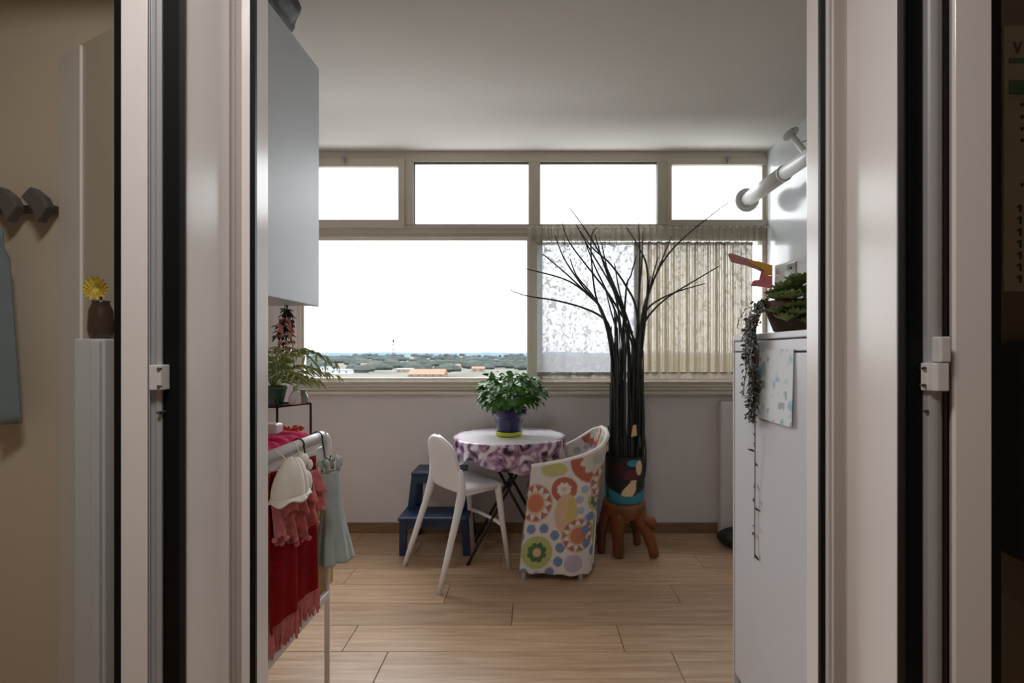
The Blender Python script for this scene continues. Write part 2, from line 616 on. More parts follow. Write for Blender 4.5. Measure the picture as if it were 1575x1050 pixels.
# opening sashes in the outer two upper lights
for (a, b, ga, gb, gt, gbm) in ((462, 623, 476, 613, 257, 338), (1026, 1186, 1033, 1178, 254, 338)):
    x0, x1, z0, z1 = wx(a), wx(b), wz(351), wz(244)
    sash = obj('sash', ring(MB(), x0, x1, z0, z1, (wx(ga) - x0, x1 - wx(gb), wz(gbm) - z0, z1 - wz(gt)), WY - 0.014, WY + 0.03), M['winframe'], win, bevel=0.003)
    lx = wx(531) if a < 700 else wx(1118)
    lt = MB().box(lx - 0.006, lx + 0.006, WY - 0.028, WY - 0.014, wz(253), wz(244)).box(lx - 0.018, lx + 0.018, WY - 0.034, WY - 0.026, wz(246.5), wz(243))
    obj('latch', lt, M['steel'], sash, bevel=0.001)
    obj('glass_pane', MB().box(wx(ga) - 0.004, wx(gb) + 0.004, WY + 0.006, WY + 0.010, wz(gbm) - 0.004, wz(gt) + 0.004), M['glass'], win)
for (a, b, t, bt) in ((637, 813, 251, 344), (831, 1011, 251, 344)):
    obj('glazing_bead', ring(MB(), wx(a - 1), wx(b + 1), wz(bt + 1), wz(t - 2), 0.006, WY + 0.012, WY + 0.03), M['rubber2'], win)
    obj('glass_pane', MB().box(wx(a - 1), wx(b + 1), WY + 0.034, WY + 0.038, wz(bt + 1), wz(t - 2)), M['glass'], win)
# lower lights
for (a, b) in ((462, 812), (830, 1186)):
    x0, x1 = wx(a), wx(b)
    obj('sash', ring(MB(), x0, x1, wz(585), wz(366), (0.02, 0.008, 0.018, 0.012), WY + 0.01, WY + 0.045), M['winframe'], win, bevel=0.003)
    obj('glass_pane', MB().box(x0 + 0.006, x1 - 0.004, WY + 0.026, WY + 0.030, wz(582), wz(369)), M['glass'], win)
tr = MB()
for yy in (586, 591.5, 597):
    tr.box(fx0, fx1, WY - 0.012, WY + 0.004, wz(yy + 2.6), wz(yy))
obj('bottom_track', tr, M['winframe'], win, bevel=0.002)
obj('sill', MB().box(fx0 - 0.02, fx1, WY - 0.03, BY + 0.16, wz(606), wz(601.5)), M['winframe'], win, bevel=0.003)
# concrete overhang of the storey above
obj('trim_2', MB().box(-3.2, 3.2, 3.62, 3.84, CZ + 0.06, CZ + 0.22), M['concrete'], kind='structure')

# =================================================================== DOOR FRAME AND LEAVES
DZ0, DZ1 = 0.0, 2.34
PL = [(X(413, 1.12), 1.12), (X(393, 1.06), 1.062), (X(393, 1.06) - .006, 1.062), (X(386, 1.05), 1.05), (X(355, 1.05), 1.05),
      (X(352, 1.03), 1.03), (X(285, .91), .91), (-0.685, .915), (-0.74, 0.97), (-0.74, 1.12)]
PR = [(X(1240, 1.12), 1.12), (X(1262, 1.065), 1.065), (X(1262, 1.065) + .004, 1.062), (X(1268, 1.05), 1.05), (X(1300, 1.05), 1.05),
      (X(1303, 1.03), 1.03), (X(1380, .893), .893), (0.715, .915), (0.752, 0.97), (0.752, 1.12)]
dl = sroot('trim_3', (-0.68, 1.03, 0))
obj('jamb', MB().prism(PL, DZ0, DZ1), M['pvc'], dl, bevel=0.003)
obj('gasket', MB().prism([(X(393.5, 1.06), 1.0645), (X(393.5, 1.055), 1.052), (X(385, 1.048), 1.046), (X(385, 1.06), 1.0645)], DZ0, DZ1), M['rubber'], dl)
obj('groove_line', MB().prism([(X(362, 1.047), 1.0475), (X(359.5, 1.047), 1.0475), (X(359.5, 1.052), 1.052), (X(362, 1.052), 1.052)], DZ0, DZ1), M['alu'], dl)
obj('frame_gasket', MB().prism([(X(284, .905), .905), (X(278, .899), .899), (X(250, .893), .893), (X(248, .92), .92), (X(283, .92), .92)], DZ0, DZ1), M['rubber'], dl)
obj('gasket_lip', MB().prism([(X(285.5, .905), .907), (X(284.5, .90), .900), (X(276, .894), .894), (X(276, .902), .902)], DZ0, DZ1), M['rubber2'], dl)
obj('shade_strip', MB().prism([(X(384.5, 1.05), 1.0515), (X(355.3, 1.048), 1.0482), (X(355.3, 1.05), 1.051), (X(384.5, 1.05), 1.053)], DZ0, DZ1), M['frame_shade'], dl, label='frame strip coloured darker for shade')  # laid over the jamb face, its shade painted in
dr = sroot('trim_4', (0.70, 1.03, 0))
obj('jamb', MB().prism(PR, DZ0, DZ1), M['pvc'], dr, bevel=0.003)
obj('gasket', MB().prism([(X(1261, 1.06), 1.0665), (X(1261, 1.055), 1.053), (X(1268.5, 1.048), 1.046), (X(1268.5, 1.06), 1.0665)], DZ0, DZ1), M['rubber'], dr)
obj('groove_line', MB().prism([(X(1276, 1.047), 1.0475), (X(1278.5, 1.047), 1.0475), (X(1278.5, 1.052), 1.052), (X(1276, 1.052), 1.052)], DZ0, DZ1), M['alu'], dr)
obj('frame_gasket', MB().prism([(X(1392, .885), .885), (X(1420, .885), .885), (X(1422, .91), .91), (X(1392, .91), .91)], DZ0, DZ1), M['rubber'], dr)
obj('shade_strip', MB().prism([(X(1268.8, 1.05), 1.0515), (X(1299.7, 1.048), 1.0482), (X(1299.7, 1.05), 1.051), (X(1268.8, 1.05), 1.053)], DZ0, DZ1), M['frame_shade'], dr, label='frame strip coloured darker for shade')  # right jamb face, shade painted in likewise
obj('gasket_lip', MB().prism([(X(1380, .89), .89), (X(1381, .882), .882), (X(1393, .876), .876), (X(1394, .89), .89), (X(1382, .895), .895)], DZ0, DZ1), M['rubber2'], dr, bevel=0.003)
hd = MB().box(-0.70, 0.72, 0.92, 1.12, DZ1, DZ1 + 0.05)
obj('trim_5', hd, M['pvc'], kind='structure', bevel=0.003)

# ---- left leaf, opened back against the kitchen wall
d1 = sroot('door_1', (-0.70, 0.89, 0))
obj('hinge_profile', MB().prism([(X(250, .891), .893), (X(249, .887), .887), (X(240, .884), .884), (X(239.3, .888), .888), (X(232, .886), .886), (X(231.2, .880), .880),
                                 (X(228.3, .879), .879), (X(226, .91), .91), (X(248, .92), .92)], DZ0, DZ1), M['alu'], d1, bevel=0.0015)
obj('stile', MB().prism([(X(228, .882), .882), (X(227, .875), .875), (X(186, .868), .868), (X(184, .90), .90), (X(226, .91), .91)], DZ0, DZ1), M['pvc'], d1, bevel=0.0015)
obj('glass_gasket', MB().prism([(X(186, .869), .869), (X(175.5, .868), .868), (X(175.5, .885), .885), (X(186, .885), .885)], DZ0, DZ1), M['rubber'], d1)
gx0, gy0 = X(176, .874), .874
gx1, gy1 = -1.34, .80
nd = Vector((gy1 - gy0, -(gx1 - gx0), 0)).normalized() * 0.006
obj('glass_pane', MB().prism([(gx0, gy0), (gx1, gy1), (gx1 + nd.x, gy1 + nd.y), (gx0 + nd.x, gy0 + nd.y)], 0.09, 2.26), M['doorglass'], d1)
obj('stile', MB().prism([(gx1, gy1 - .02), (gx1 - .07, gy1 - .03), (gx1 - .07, gy1 + .03), (gx1, gy1 + .03)], DZ0, DZ1), M['pvc'], d1, bevel=0.002)
for a, b in ((0, .09), (2.26, 2.34)):
    obj('rail', MB().prism([(gx0, gy0 - .012), (gx1, gy1 - .012), (gx1, gy1 + .02), (gx0, gy0 + .02)], a, b), M['pvc'], d1, bevel=0.002)
hy = .876
hz = lambda py: Z(py, hy)
hg = MB().box(X(231, hy), X(249, hy), hy - .004, hy + .02, hz(600), hz(561))
hinge = obj('hinge', hg, M['white_metal'], d1, bevel=0.002, label='white enamelled hinge plate')
for yy in (567, 594):
    obj('screw', MB().tube([(X(247, hy), hy - .006, hz(yy)), (X(247, hy), hy, hz(yy))], 0.0028, 10), M['steel'], hinge)
obj('screw', MB().tube([(X(241.5, hy), hy + .002, hz(635)), (X(241.5, hy), hy + .02, hz(635))], 0.0028, 10), M['steel'], d1)

# ---- right leaf
d2 = sroot('door_2', (0.74, 0.88, 0))
cyl = []
for k in range(13):
    t = k / 12
    px = 1428 + 30 * t
    cyl.append((X(px, .88), .882 - 0.014 * sin(pi * (0.15 + 0.85 * t)) + 0.012 * t))
obj('hinge_profile', MB().prism([(X(1420, .885), .888), (X(1420.5, .88), .880), (X(1426, .88), .879)] + cyl + [(X(1459, .92), .93), (X(1424, .92), .93)], DZ0, DZ1), M['alu'], d2, smooth=False)
obj('profile_gap', MB().prism([(X(1457, .91), .91), (X(1464, .905), .905), (X(1464, .93), .93), (X(1457, .93), .93)], DZ0, DZ1), M['rubber'], d2)
obj('stile', MB().prism([(X(1463, .885), .889), (X(1464, .877), .877), (X(1470, .872), .872), (X(1525, .870), .870), (X(1527, .90), .90), (X(1463, .905), .905)], DZ0, DZ1), M['pvc'], d2, bevel=0.001)
obj('glass_gasket', MB().prism([(X(1525, .871), .871), (X(1540, .870), .870), (X(1540, .89), .89), (X(1525, .89), .89)], DZ0, DZ1), M['rubber'], d2)
rx0, ry0, rx1, ry1 = X(1539, .877), .877, 1.45, .83
obj('glass_pane', MB().prism([(rx0, ry0), (rx1, ry1), (rx1, ry1 + .006), (rx0, ry0 + .006)], 0.09, 2.26), M['doorglass'], d2)
obj('stile', MB().prism([(rx1, ry1 - .02), (rx1 + .07, ry1 - .03), (rx1 + .07, ry1 + .03), (rx1, ry1 + .03)], DZ0, DZ1), M['pvc'], d2, bevel=0.002)
for a, b in ((0, .09), (2.26, 2.34)):
    obj('rail', MB().prism([(rx0, ry0 - .012), (rx1, ry1 - .012), (rx1, ry1 + .02), (rx0, ry0 + .02)], a, b), M['pvc'], d2, bevel=0.002)
hz = lambda py: Z(py, .88)
obj('hinge_knuckle', MB().box(X(1444, .86), X(1461, .86), .856, .89, hz(557), hz(518)), M['white_metal'], d2, bevel=0.003)
hp = obj('hinge', MB().prism([(X(1417, .874), .875), (X(1427, .872), .872), (X(1430, .868), .864), (X(1440, .862), .858), (X(1459, .858), .857), (X(1459, .885), .885), (X(1417, .885), .885)], hz(600), hz(558)), M['white_metal'], d2, bevel=0.0015, label='white enamelled hinge plate')
for yy in (566, 592):
    obj('screw', MB().tube([(X(1421.5, .872), .870, hz(yy)), (X(1421.5, .872), .88, hz(yy))], 0.003, 10), M['steel'], hp)
obj('screw', MB().tube([(X(1426.5, .875), .875, hz(632)), (X(1426.5, .875), .89, hz(632))], 0.003, 10), M['steel'], d2)

# ---- added kitchen fill lamp, out of view above the camera
lamp = thing('fill_lamp', 'added kitchen fill lamp with a round ceiling fixture, out of view', 'lamp', (FILL_POS[0], FILL_POS[1], 2.6))
obj('fill_lamp_base', MB().lathe([(0.05, -0.03), (0.2, -0.02), (0.2, 0.0)], (FILL_POS[0], FILL_POS[1], 2.6), 32), M['white_metal'], lamp)
ld = bpy.data.lights.new('kitchen_fill_light', 'AREA')
ld.shape = 'DISK'
ld.size = 0.4
ld.energy = FILL_POWER
ld.color = (1.0, 0.95, 0.91)
lo = bpy.data.objects.new('fill_lamp_light', ld)
lo.location = (0, 0, -0.06)
lo.parent = lamp
COL.objects.link(lo)

# =================================================================== LEFT WALL CABINET, BAG
cx0 = -0.817
cb = thing('wall_cabinet', 'tall pale blue-white wall cabinet high on the left, beside the door frame', 'cabinet', (-1.0, 1.69, 1.444))
obj('body', MB().box(-1.17, cx0 - 0.02, 1.50, 1.884, 1.447, 2.35), M['cab_gloss'], cb, bevel=0.003)
obj('door', MB().box(cx0 - 0.018, cx0, 1.502, 1.887, 1.444, 2.353), M['cab_gloss'], cb, bevel=0.003)

bagm = MB()


def bagf(u, v):
    a = 2 * pi * u
    sp_ = sin(pi * min(1, v * 0.98 + 0.02)) ** 0.35
    sg = lambda q: math.copysign(abs(q) ** 0.32, q)
    n_ = mnoise.noise(Vector((cos(a) * 2, sin(a) * 2, v * 5))) * 0.012
    return (-0.975 + (0.148 * sp_ + n_) * sg(cos(a)), 1.635 + (0.150 * sp_ + n_) * sg(sin(a)), 2.352 + 0.27 * v)


bagm.grid(bagf, 40, 16)
tag(obj('plastic_bag', bagm, M['black_plastic'], loc=(-0.985, 1.625, 2.352), smooth=True), 'shiny black plastic bag lying on top of the wall cabinet', 'bag')

# =================================================================== RACK TABLE ON THE LEFT
tx0, tx1, ty0, ty1 = -1.14, -0.772, 1.34, 1.85
RZ = 0.968
tb = thing('side_table', 'white tubular table with a tan side panel at the left, hung with clothes', 'table', (-0.95, 1.6, 0))


def upipe(x):
    pts = [(x, ty0, 0), (x, ty0, RZ - 0.05), (x, ty0 + 0.015, RZ - 0.015), (x, ty0 + 0.05, RZ), (x, ty1 - 0.05, RZ), (x, ty1 - 0.02, RZ - 0.008),
           (x, ty1 - 0.005, RZ - 0.025), (x, ty1, RZ - 0.055), (x, ty1, RZ - .12)]
    return pts


obj('top_rail', MB().tube(upipe(tx1)[3:], [0.0155] * 6, 12), M['white_metal'], tb, smooth=True)
obj('top_rail', MB().tube(upipe(tx0)[3:], [0.0155] * 6, 12), M['white_metal'], tb, smooth=True)
for x in (tx0, tx1):
    for yy in (ty0 + 0.05, ty1):
        obj('leg', MB().tube([(x, yy, 0), (x, yy, RZ - 0.03)], 0.0095, 10), M['white_metal'], tb, smooth=True)
    obj('lower_rail', MB().box(x - 0.010, x + 0.010, ty0 + 0.05, ty1, 0.352, 0.382), M['white_metal'], tb, bevel=0.003)
obj('tabletop', MB().box(tx0, tx1 - 0.016, ty0 + 0.03, ty1 - 0.01, RZ - 0.035, RZ - 0.012), M['white_metal'], tb, bevel=0.004)
obj('side_panel', MB().box(tx1 - 0.030, tx1 - 0.012, ty0 + 0.08, ty1 + 0.09, 0.374, 0.86), M['tan'], tb, bevel=0.004, label='tan board side panel')
tr_ = obj('tray_edge', MB().box(tx1 - 0.014, tx1 - 0.004, ty0 + 0.12, ty1 - 0.02, RZ - 0.075, RZ - 0.045), M['white_metal'], tb, bevel=0.002)


# pink folded towel on the table
def towel(u, v):
    x = -1.10 + u * 0.305
    y = 1.40 + v * 0.385
    z = RZ - 0.012 + 0.028 * (min(1, 8 * u * (1 - u) * 2) * min(1, 16 * v * (1 - v))) ** 0.5
    z += 0.006 * sin(9 * u + 22 * v) * sin(pi * u) + 0.004 * sin(40 * v + 6 * u) * sin(pi * v)
    return (x, y, z + 0.002)


pk = MB().grid(towel, 40, 40)
tag(obj('towel', pk, M['pink'], loc=(-0.95, 1.6, RZ - .012), smooth=True, solid=0.006), 'magenta folded towel spread on the white tubular table', 'towel')

# black wire stand on the table
SY = 1.80
sz = RZ - 0.012
st = thing('wire_stand', 'small black metal shelf stand on the rear of the white table', 'stand', (-0.90, SY, sz))
for xx, yy in ((X(476, SY), SY + .01), (X(433, SY), SY - 0.03), (-1.08, SY - 0.03), (-1.08, SY + .01)):
    obj('post', MB().tube([(xx, yy, sz), (xx, yy, 1.085)], 0.0045, 8), M['black_metal'], st, smooth=True)
sh = MB().tube([(X(476, SY), SY + .01, 1.085), (X(433, SY), SY - .03, 1.075), (-1.08, SY - .03, 1.075), (-1.08, SY + .01, 1.085), (X(476, SY), SY + .01, 1.085)], 0.004, 8)
obj('shelf_frame', sh, M['black_metal'], st)
obj('shelf', MB().prism([(X(474, SY), SY + .008), (X(434, SY), SY - .028), (-1.078, SY - .028), (-1.078, SY + .008)], 1.079, 1.083), M['black_metal'], st)
ar = [(X(433, SY) - 0.16 + 0.16 * sin(t * pi / 2), SY - .03, 1.075 + 0.115 * cos(t * pi / 2)) for t in [k / 8 for k in range(9)]]
obj('arch', MB().tube(ar, 0.0045, 8), M['black_metal'], st, smooth=True)

# palm on the stand
pc = (-0.945, 1.795, 1.084)
pm = thing('potted_palm', 'palm-like plant with arching green fronds in a teal pot on the black stand', 'plant', pc)
obj('pot', MB().lathe([(0.034, 0), (0.046, 0.055), (0.050, 0.056), (0.050, 0.064), (0.043, 0.064), (0.04, 0.05)], pc, 24), M['teal'], pm, smooth=True)
rnd = random.Random(5)
for k in range(20):
    a = rnd.uniform(-1.3, 1.9) if k < 15 else rnd.uniform(2, 5)
    L = rnd.uniform(0.15, 0.25)
    up = rnd.uniform(0.45, 1.5)
    pts = []
    for i in range(9):
        t = i / 8
        rr = L * t * (0.55 + 0.45 * t)
        pts.append(Vector((pc[0] + cos(a) * rr, pc[1] + sin(a) * rr * 0.8, pc[2] + 0.05 + L * up * (1.5 * t - 1.15 * t * t))))
    fr = MB().tube(pts, [0.0022 - 0.0016 * i / 8 for i in range(9)], 5)
    for i in range(2, 9):
        d = (pts[i] - pts[i - 1]).normalized()
        sd = d.cross(Vector((0, 0, 1))).normalized()
        for sgn in (-1, 1):
            fr.leaf(pts[i], d * 0.8 + sd * sgn * 0.75 - Vector((0, 0, 0.25)), (0, 0, 1), 0.062 * (1.1 - 0.6 * abs(i / 8 - 0.5)), 0.009, 0.35)
    obj('frond', fr, M['palm'], pm, smooth=True)

# hanging dark plant with pink flowers, below the cabinet
hc = (X(441, 1.8), 1.80, 1.444)
hp_ = thing('hanging_plant', 'dark trailing plant with pink blossoms hanging under the wall cabinet', 'plant', hc)
stm, lvs, flw = MB(), MB(), MB()
rnd = random.Random(11)
for k in range(6):
    ox = rnd.uniform(-0.05, 0.02)
    pts = [(hc[0] + ox * t * 1.2, hc[1] + rnd.uniform(-.012, .012), hc[2] - 0.165 * t * (0.7 + 0.3 * (k % 2))) for t in [i / 6 for i in range(7)]]
    stm.tube(pts, 0.0015, 5)
    for p in pts[1:]:
        for q in range(5):
            a = rnd.uniform(0, 2 * pi)
            lvs.leaf(p, (cos(a), sin(a), rnd.uniform(-.9, .4)), (0, 0, 1), rnd.uniform(.018, .032), 0.012)
    for p in pts[3:]:
        a = rnd.uniform(0, 2 * pi)
        for q in range(5):
            b = a + q * 1.256
            flw.leaf((p[0] + .008, p[1] - .008, p[2]), (cos(b), -0.5, sin(b)), (0, -1, 0), 0.011, 0.009)
obj('stem', stm, M['vine_stem'], hp_)
obj('foliage', lvs, M['darkleaf'], hp_, kind='stuff')
obj('blossoms', flw, M['flower'], hp_, kind='stuff', label='pink blossoms')

# bottle on the stand
bp = (X(450, 1.765), 1.785, 1.084)
bt = thing('soap_bottle', 'white soap bottle with a pale green neck on the black stand', 'bottle', bp)
obj('body', MB().lathe([(0.017, 0), (0.022, 0.004), (0.022, 0.025), (0.013, 0.042), (0.008, 0.05)], bp, 20), M['white_plastic'], bt, smooth=True)
obj('cap', MB().lathe([(0.008, 0.05), (0.008, 0.060), (0.005, 0.066)], bp, 16), mat('mint_cap', srgb(150, 200, 170), .4), bt, smooth=True)
gp = (X(466, 1.8), 1.802, 1.084)
gj = thing('glass_jar', 'small round grey glass jar at the right end of the black stand', 'jar', gp)
obj('body', MB().lathe([(0.010, 0), (0.017, 0.01), (0.018, 0.022), (0.012, 0.036), (0.008, 0.04), (0.008, 0.046)], gp, 20), mat('grey_glass', srgb(140, 150, 150), .15), gj, smooth=True)
obj('lid', MB().lathe([(0.010, 0.046), (0.010, 0.052)], gp, 16), M['steel'], gj)

# dried peppers under the stand
pb = thing('dried_peppers', 'bunch of orange-red dried peppers under the black stand', 'peppers', (X(450, 1.80), 1.80, RZ - .012))
rnd = random.Random(3)
for k in range(11):
    px_, py_ = rnd.uniform(438, 463), 1.80 + rnd.uniform(-.012, .012)
    c = Vector((X(px_, py_), py_, RZ + 0.004 + rnd.uniform(0, .03)))
    a = rnd.uniform(0, 6.28)
    d = Vector((cos(a), sin(a) * .4, rnd.uniform(-.4, .4))).normalized()
    obj('pepper', MB().tube([c - d * .014, c - d * .008, c, c + d * .01, c + d * .017], [.002, .0065, .0075, .005, .001], 8), M['redpepper'], pb, smooth=True)
# white box left of the peppers
tag(obj('small_box', MB().box(X(405, 1.72), X(429, 1.72), 1.70, 1.75, RZ + 0.018, RZ + 0.055), M['white_plastic'], loc=(X(417, 1.72), 1.725, RZ + .018), bevel=0.006), 'small white box on the magenta towel beside the stand', 'box')


# ------------------------------------------------ clothes on the rail
def folds(y, z, amp, f1, ph):
    return amp * (sin(f1 * y + ph + 1.5 * z) + 0.5 * sin(f1 * 2.1 * y + ph * 2 - 2 * z))


sh_root = thing('red_shawl', 'red knitted shawl with pink lace edging hanging from the white rail', 'shawl', (-0.745, 1.55, RZ))


def shawl(u, v):
    y = 1.37 + u * 0.295 + 0.01 * v
    z = 0.925 - v * 0.455
    return (-0.742 + folds(y, z, 0.009, 42, 0.4) + 0.004 * v, y, z)


shc = obj('cloth', MB().grid(shawl, 48, 40), M['red'], sh_root, smooth=True, solid=0.004)
fg = MB()
rnd = random.Random(8)
for k in range(44):
    u = k / 43
    p = Vector(shawl(u, 1.0))
    L = rnd.uniform(0.05, 0.075)
    fg.tube([p + Vector((0, 0, .01)), p + Vector((rnd.uniform(-.004, .004), rnd.uniform(-.004, .004), -L * .5)), p + Vector((rnd.uniform(-.006, .006), rnd.uniform(-.006, .006), -L))], [.0042, .0052, .0035], 5)
obj('fringe', fg, M['pinkfringe'], shc, kind='stuff', label='dusty pink bottom fringe')


def frill(lo, hi, u0, u1, ph, out):
    def f(u, v):
        uu = u0 + (u1 - u0) * u
        y = 1.37 + uu * 0.30
        zt = hi + 0.0 * uu
        zb = lo + 0.085 * abs(uu - 0.45) * 1.3 + 0.012 * sin(uu * 34)
        z = zt + (zb - zt) * v
        return (-0.737 + out + folds(y, z, 0.004 + 0.013 * v, 95, ph) + 0.012 * v, y, z)
    return f


obj('lace_frill', MB().grid(frill(0.70, 0.87, 0.0, 1.0, 0.3, 0.008), 70, 14), M['pinkfringe'], sh_root, smooth=True, solid=0.003, label='pink scalloped lace frill')
obj('lace_frill', MB().grid(frill(0.775, 0.885, 0.05, 0.98, 1.9, 0.018), 70, 10), M['pinkfringe'], sh_root, smooth=True, solid=0.003, label='upper pink lace frill')
fr2 = MB()
for k in range(26):
    u = k / 25
    p = Vector(frill(0.70, 0.87, 0.0, 1.0, 0.3, 0.008)(u, 1.0))
    fr2.ball(p, 0.0085, 8)
obj('lace_edge', fr2, M['pinkfringe'], sh_root, kind='stuff', smooth=True)
# sleeves of the shawl over the rail
# white cap hanging
cp = thing('bonnet', 'off-white cotton bonnet hanging from the white rail above the red shawl', 'bonnet', (-0.715, 1.50, 0.96))


def dome(u, v):
    a = 2 * pi * u
    t = v * pi * 0.52
    rr = sin(t)
    n_ = 1 + 0.05 * mnoise.noise(Vector((cos(a) * 2, sin(a) * 2, v * 3)))
    return (-0.700 + 0.040 * rr * cos(a) * n_, 1.425 + 0.072 * rr * sin(a) * n_ + 0.012 * cos(t), 0.864 + 0.100 * cos(t) * n_)


obj('crown', MB().grid(dome, 32, 14), M['cream'], cp, smooth=True, solid=0.003)


def brim(u, v):
    a = 2 * pi * u
    r = 1 + 0.22 * v
    return (-0.700 + 0.040 * r * cos(a), 1.425 + 0.072 * r * sin(a), 0.864 - 0.012 * v + 0.006 * sin(6 * a) * v)


obj('brim', MB().grid(brim, 48, 4), M['cream'], cp, smooth=True, solid=0.003)
obj('ear_flap', MB().ball((-0.705, 1.53, 0.868), 0.034, 12, (0.5, 0.95, 1.15)), M['cream'], cp, smooth=True)
obj('loop', MB().tube([(-0.712, 1.44, 0.95), (-0.735, 1.445, 0.97), (-0.758, 1.45, 0.982)], 0.002, 6), M['cream'], cp)
# small slipper-like mitten
mt = thing('cotton_mitten', 'small cream mitten pegged on the rail beside the bonnet', 'mitten', (-0.735, 1.58, 0.92))
obj('palm', MB().ball((-0.735, 1.575, 0.925), 0.034, 14, (0.42, 1.0, 0.7)), M['cream'], mt, smooth=True)
obj('thumb', MB().ball((-0.727, 1.605, 0.905), 0.016, 10, (0.6, 1.0, 1.2)), M['cream'], mt, smooth=True)
obj('loop', MB().tube([(-0.74, 1.575, 0.945), (-0.752, 1.575, 0.965), (-0.765, 1.575, 0.985)], 0.002, 6), M['cream'], mt)

# hooks on the rail
for yy, nm in ((1.625, 'black wire hook on the white rail nearest the bonnet'), (1.765, 'black wire hook on the white rail nearest the grey dress')):
    pts = [(tx1 + 0.019 * cos(a), yy, RZ + 0.019 * sin(a)) for a in [(200 - k * 20) * pi / 180 for k in range(12)]]
    pts += [(tx1 + 0.022, yy, RZ - 0.03), (tx1 + 0.03, yy, RZ - 0.075), (tx1 + 0.045, yy, RZ - 0.08), (tx1 + 0.05, yy, RZ - .065)]
    tag(obj('wire_hook', MB().tube(pts, 0.0026, 6), M['black_metal'], loc=(tx1, yy, RZ), smooth=True), nm, 'hook')

# grey dress
gd = thing('grey_dress', 'small grey-blue pinafore dress hanging at the far end of the white rail', 'dress', (-0.72, 1.80, 0.93))


def dress(side):
    def f(u, v):
        # u across (far to near), v down ; thin closed tube section
        wtop, wbot = 0.044, 0.082
        k = max(0, (v - 0.32) / 0.68)
        wd = wtop + (wbot - wtop) * k ** 0.85
        a = 2 * pi * u
        cyy = 1.795 + 0.010 * v
        cxx = -0.738 + 0.012 * v
        dp = 0.016 + 0.020 * k
        fo = 1 + 0.24 * k * sin(6 * a + 0.6) + 0.12 * k * sin(11 * a + 2 * v)
        return (cxx + dp * cos(a) * fo + wd * .5 * sin(a) * 0.62, cyy + wd * .86 * sin(a) * fo * 1.0, 0.838 - 0.335 * v - 0.012 * sin(a) * v)
    return f


obj('skirt', MB().grid(dress(1), 72, 36), M['greydress'], gd, smooth=True, solid=0.003)
for s_ in (-1, 1):
    yy = 1.795 + s_ * 0.030
    xx = -0.738 + s_ * 0.010
    obj('strap', MB().tube([(xx - .010, yy - s_ * .006, 0.842), (xx - .016, yy - s_ * .004, 0.872), (xx, yy, 0.886), (xx + .012, yy - s_ * .006, 0.87), (xx + .010, yy - s_ * .006, 0.835)], [0.007, .008, .008, .008, .007], 8), M['greydress'], gd, smooth=True)
    obj('ruffle', MB().ball((xx + s_ * .010, yy + s_ * 0.010, 0.865), 0.016, 12, (0.7, 0.7, 1.4)), M['greydress'], gd, smooth=True)
obj('hanger', MB().tube([(-0.75, 1.765, 0.872), (-0.744, 1.795, 0.885), (-0.736, 1.83, 0.872)], 0.004, 6).tube([(-0.744, 1.795, 0.885), (-0.745, 1.795, 0.94), (-0.756, 1.795, 0.985)], 0.003, 6), M['white_plastic'], gd)

# =================================================================== STEP STOOL
ss = thing('step_stool', 'dark blue two-step wooden stool against the wall behind the white chair', 'stool', (-0.62, 3.25, 0))


def beam(mb, p, q, w_, d_):
    """rectangular bar between p and q; w_ along x, d_ along y"""
    p, q = Vector(p), Vector(q)
    vs = []
    for c in (p, q):
        for a, b in ((-1, -1), (1, -1), (1, 1), (-1, 1)):
            vs.append((c.x + a * w_ / 2, c.y + b * d_ / 2, c.z))
    return mb.add(vs, [(3, 2, 1, 0), (4, 5, 6, 7), (0, 1, 5, 4), (1, 2, 6, 5), (2, 3, 7, 6), (3, 0, 4, 7)])


sxl, sxr = -0.815, -0.415
obj('top_step', MB().box(sxl + 0.03, sxr - 0.03, 3.17, 3.40, 0.478, 0.502), M['blue_wood'], ss, bevel=0.008)
obj('lower_step', MB().box(sxl - 0.015, sxr + 0.015, 3.02, 3.25, 0.236, 0.26), M['blue_wood'], ss, bevel=0.008)
for sg, xx in ((1, sxl), (-1, sxr)):
    obj('leg', beam(MB(), (xx, 3.10, 0), (xx + sg * .012, 3.06, 0.236), 0.045, 0.032), M['blue_wood'], ss, bevel=0.003)
    obj('leg', beam(MB(), (xx + sg * 0.005, 3.455, 0), (xx + sg * .05, 3.345, 0.478), 0.045, 0.034), M['blue_wood'], ss, bevel=0.003)
    obj('leg', beam(MB(), (xx + sg * .022, 3.215, 0.26), (xx + sg * .05, 3.205, 0.478), 0.042, 0.032), M['blue_wood'], ss, bevel=0.003)
    obj('side_rail', MB().box(xx + sg * .015 - .009, xx + sg * .015 + .009, 3.07, 3.43, 0.19, 0.236), M['blue_wood'], ss, bevel=0.002)
    obj('side_rail', MB().box(xx + sg * .048 - .009, xx + sg * .048 + .009, 3.20, 3.36, 0.43, 0.478), M['blue_wood'], ss, bevel=0.002)
obj('apron', MB().box(sxl + 0.05, sxr - 0.05, 3.19, 3.208, 0.425, 0.478), M['blue_wood'], ss, bevel=0.002)
obj('apron', MB().box(sxl + 0.02, sxr - 0.02, 3.055, 3.073, 0.18, 0.236), M['blue_wood'], ss, bevel=0.002)

# =================================================================== WHITE CHAIR
ca = -51.9 * pi / 180
cc = Vector((-0.443, 2.918, 0))
RM = Matrix.Rotation(ca, 3, 'Z')
def C3(x, y, z): return tuple(RM @ Vector((x, y, z)) + cc)


ch = thing('dining_chair', 'white moulded plastic chair with splayed legs beside the round table', 'chair', tuple(cc))


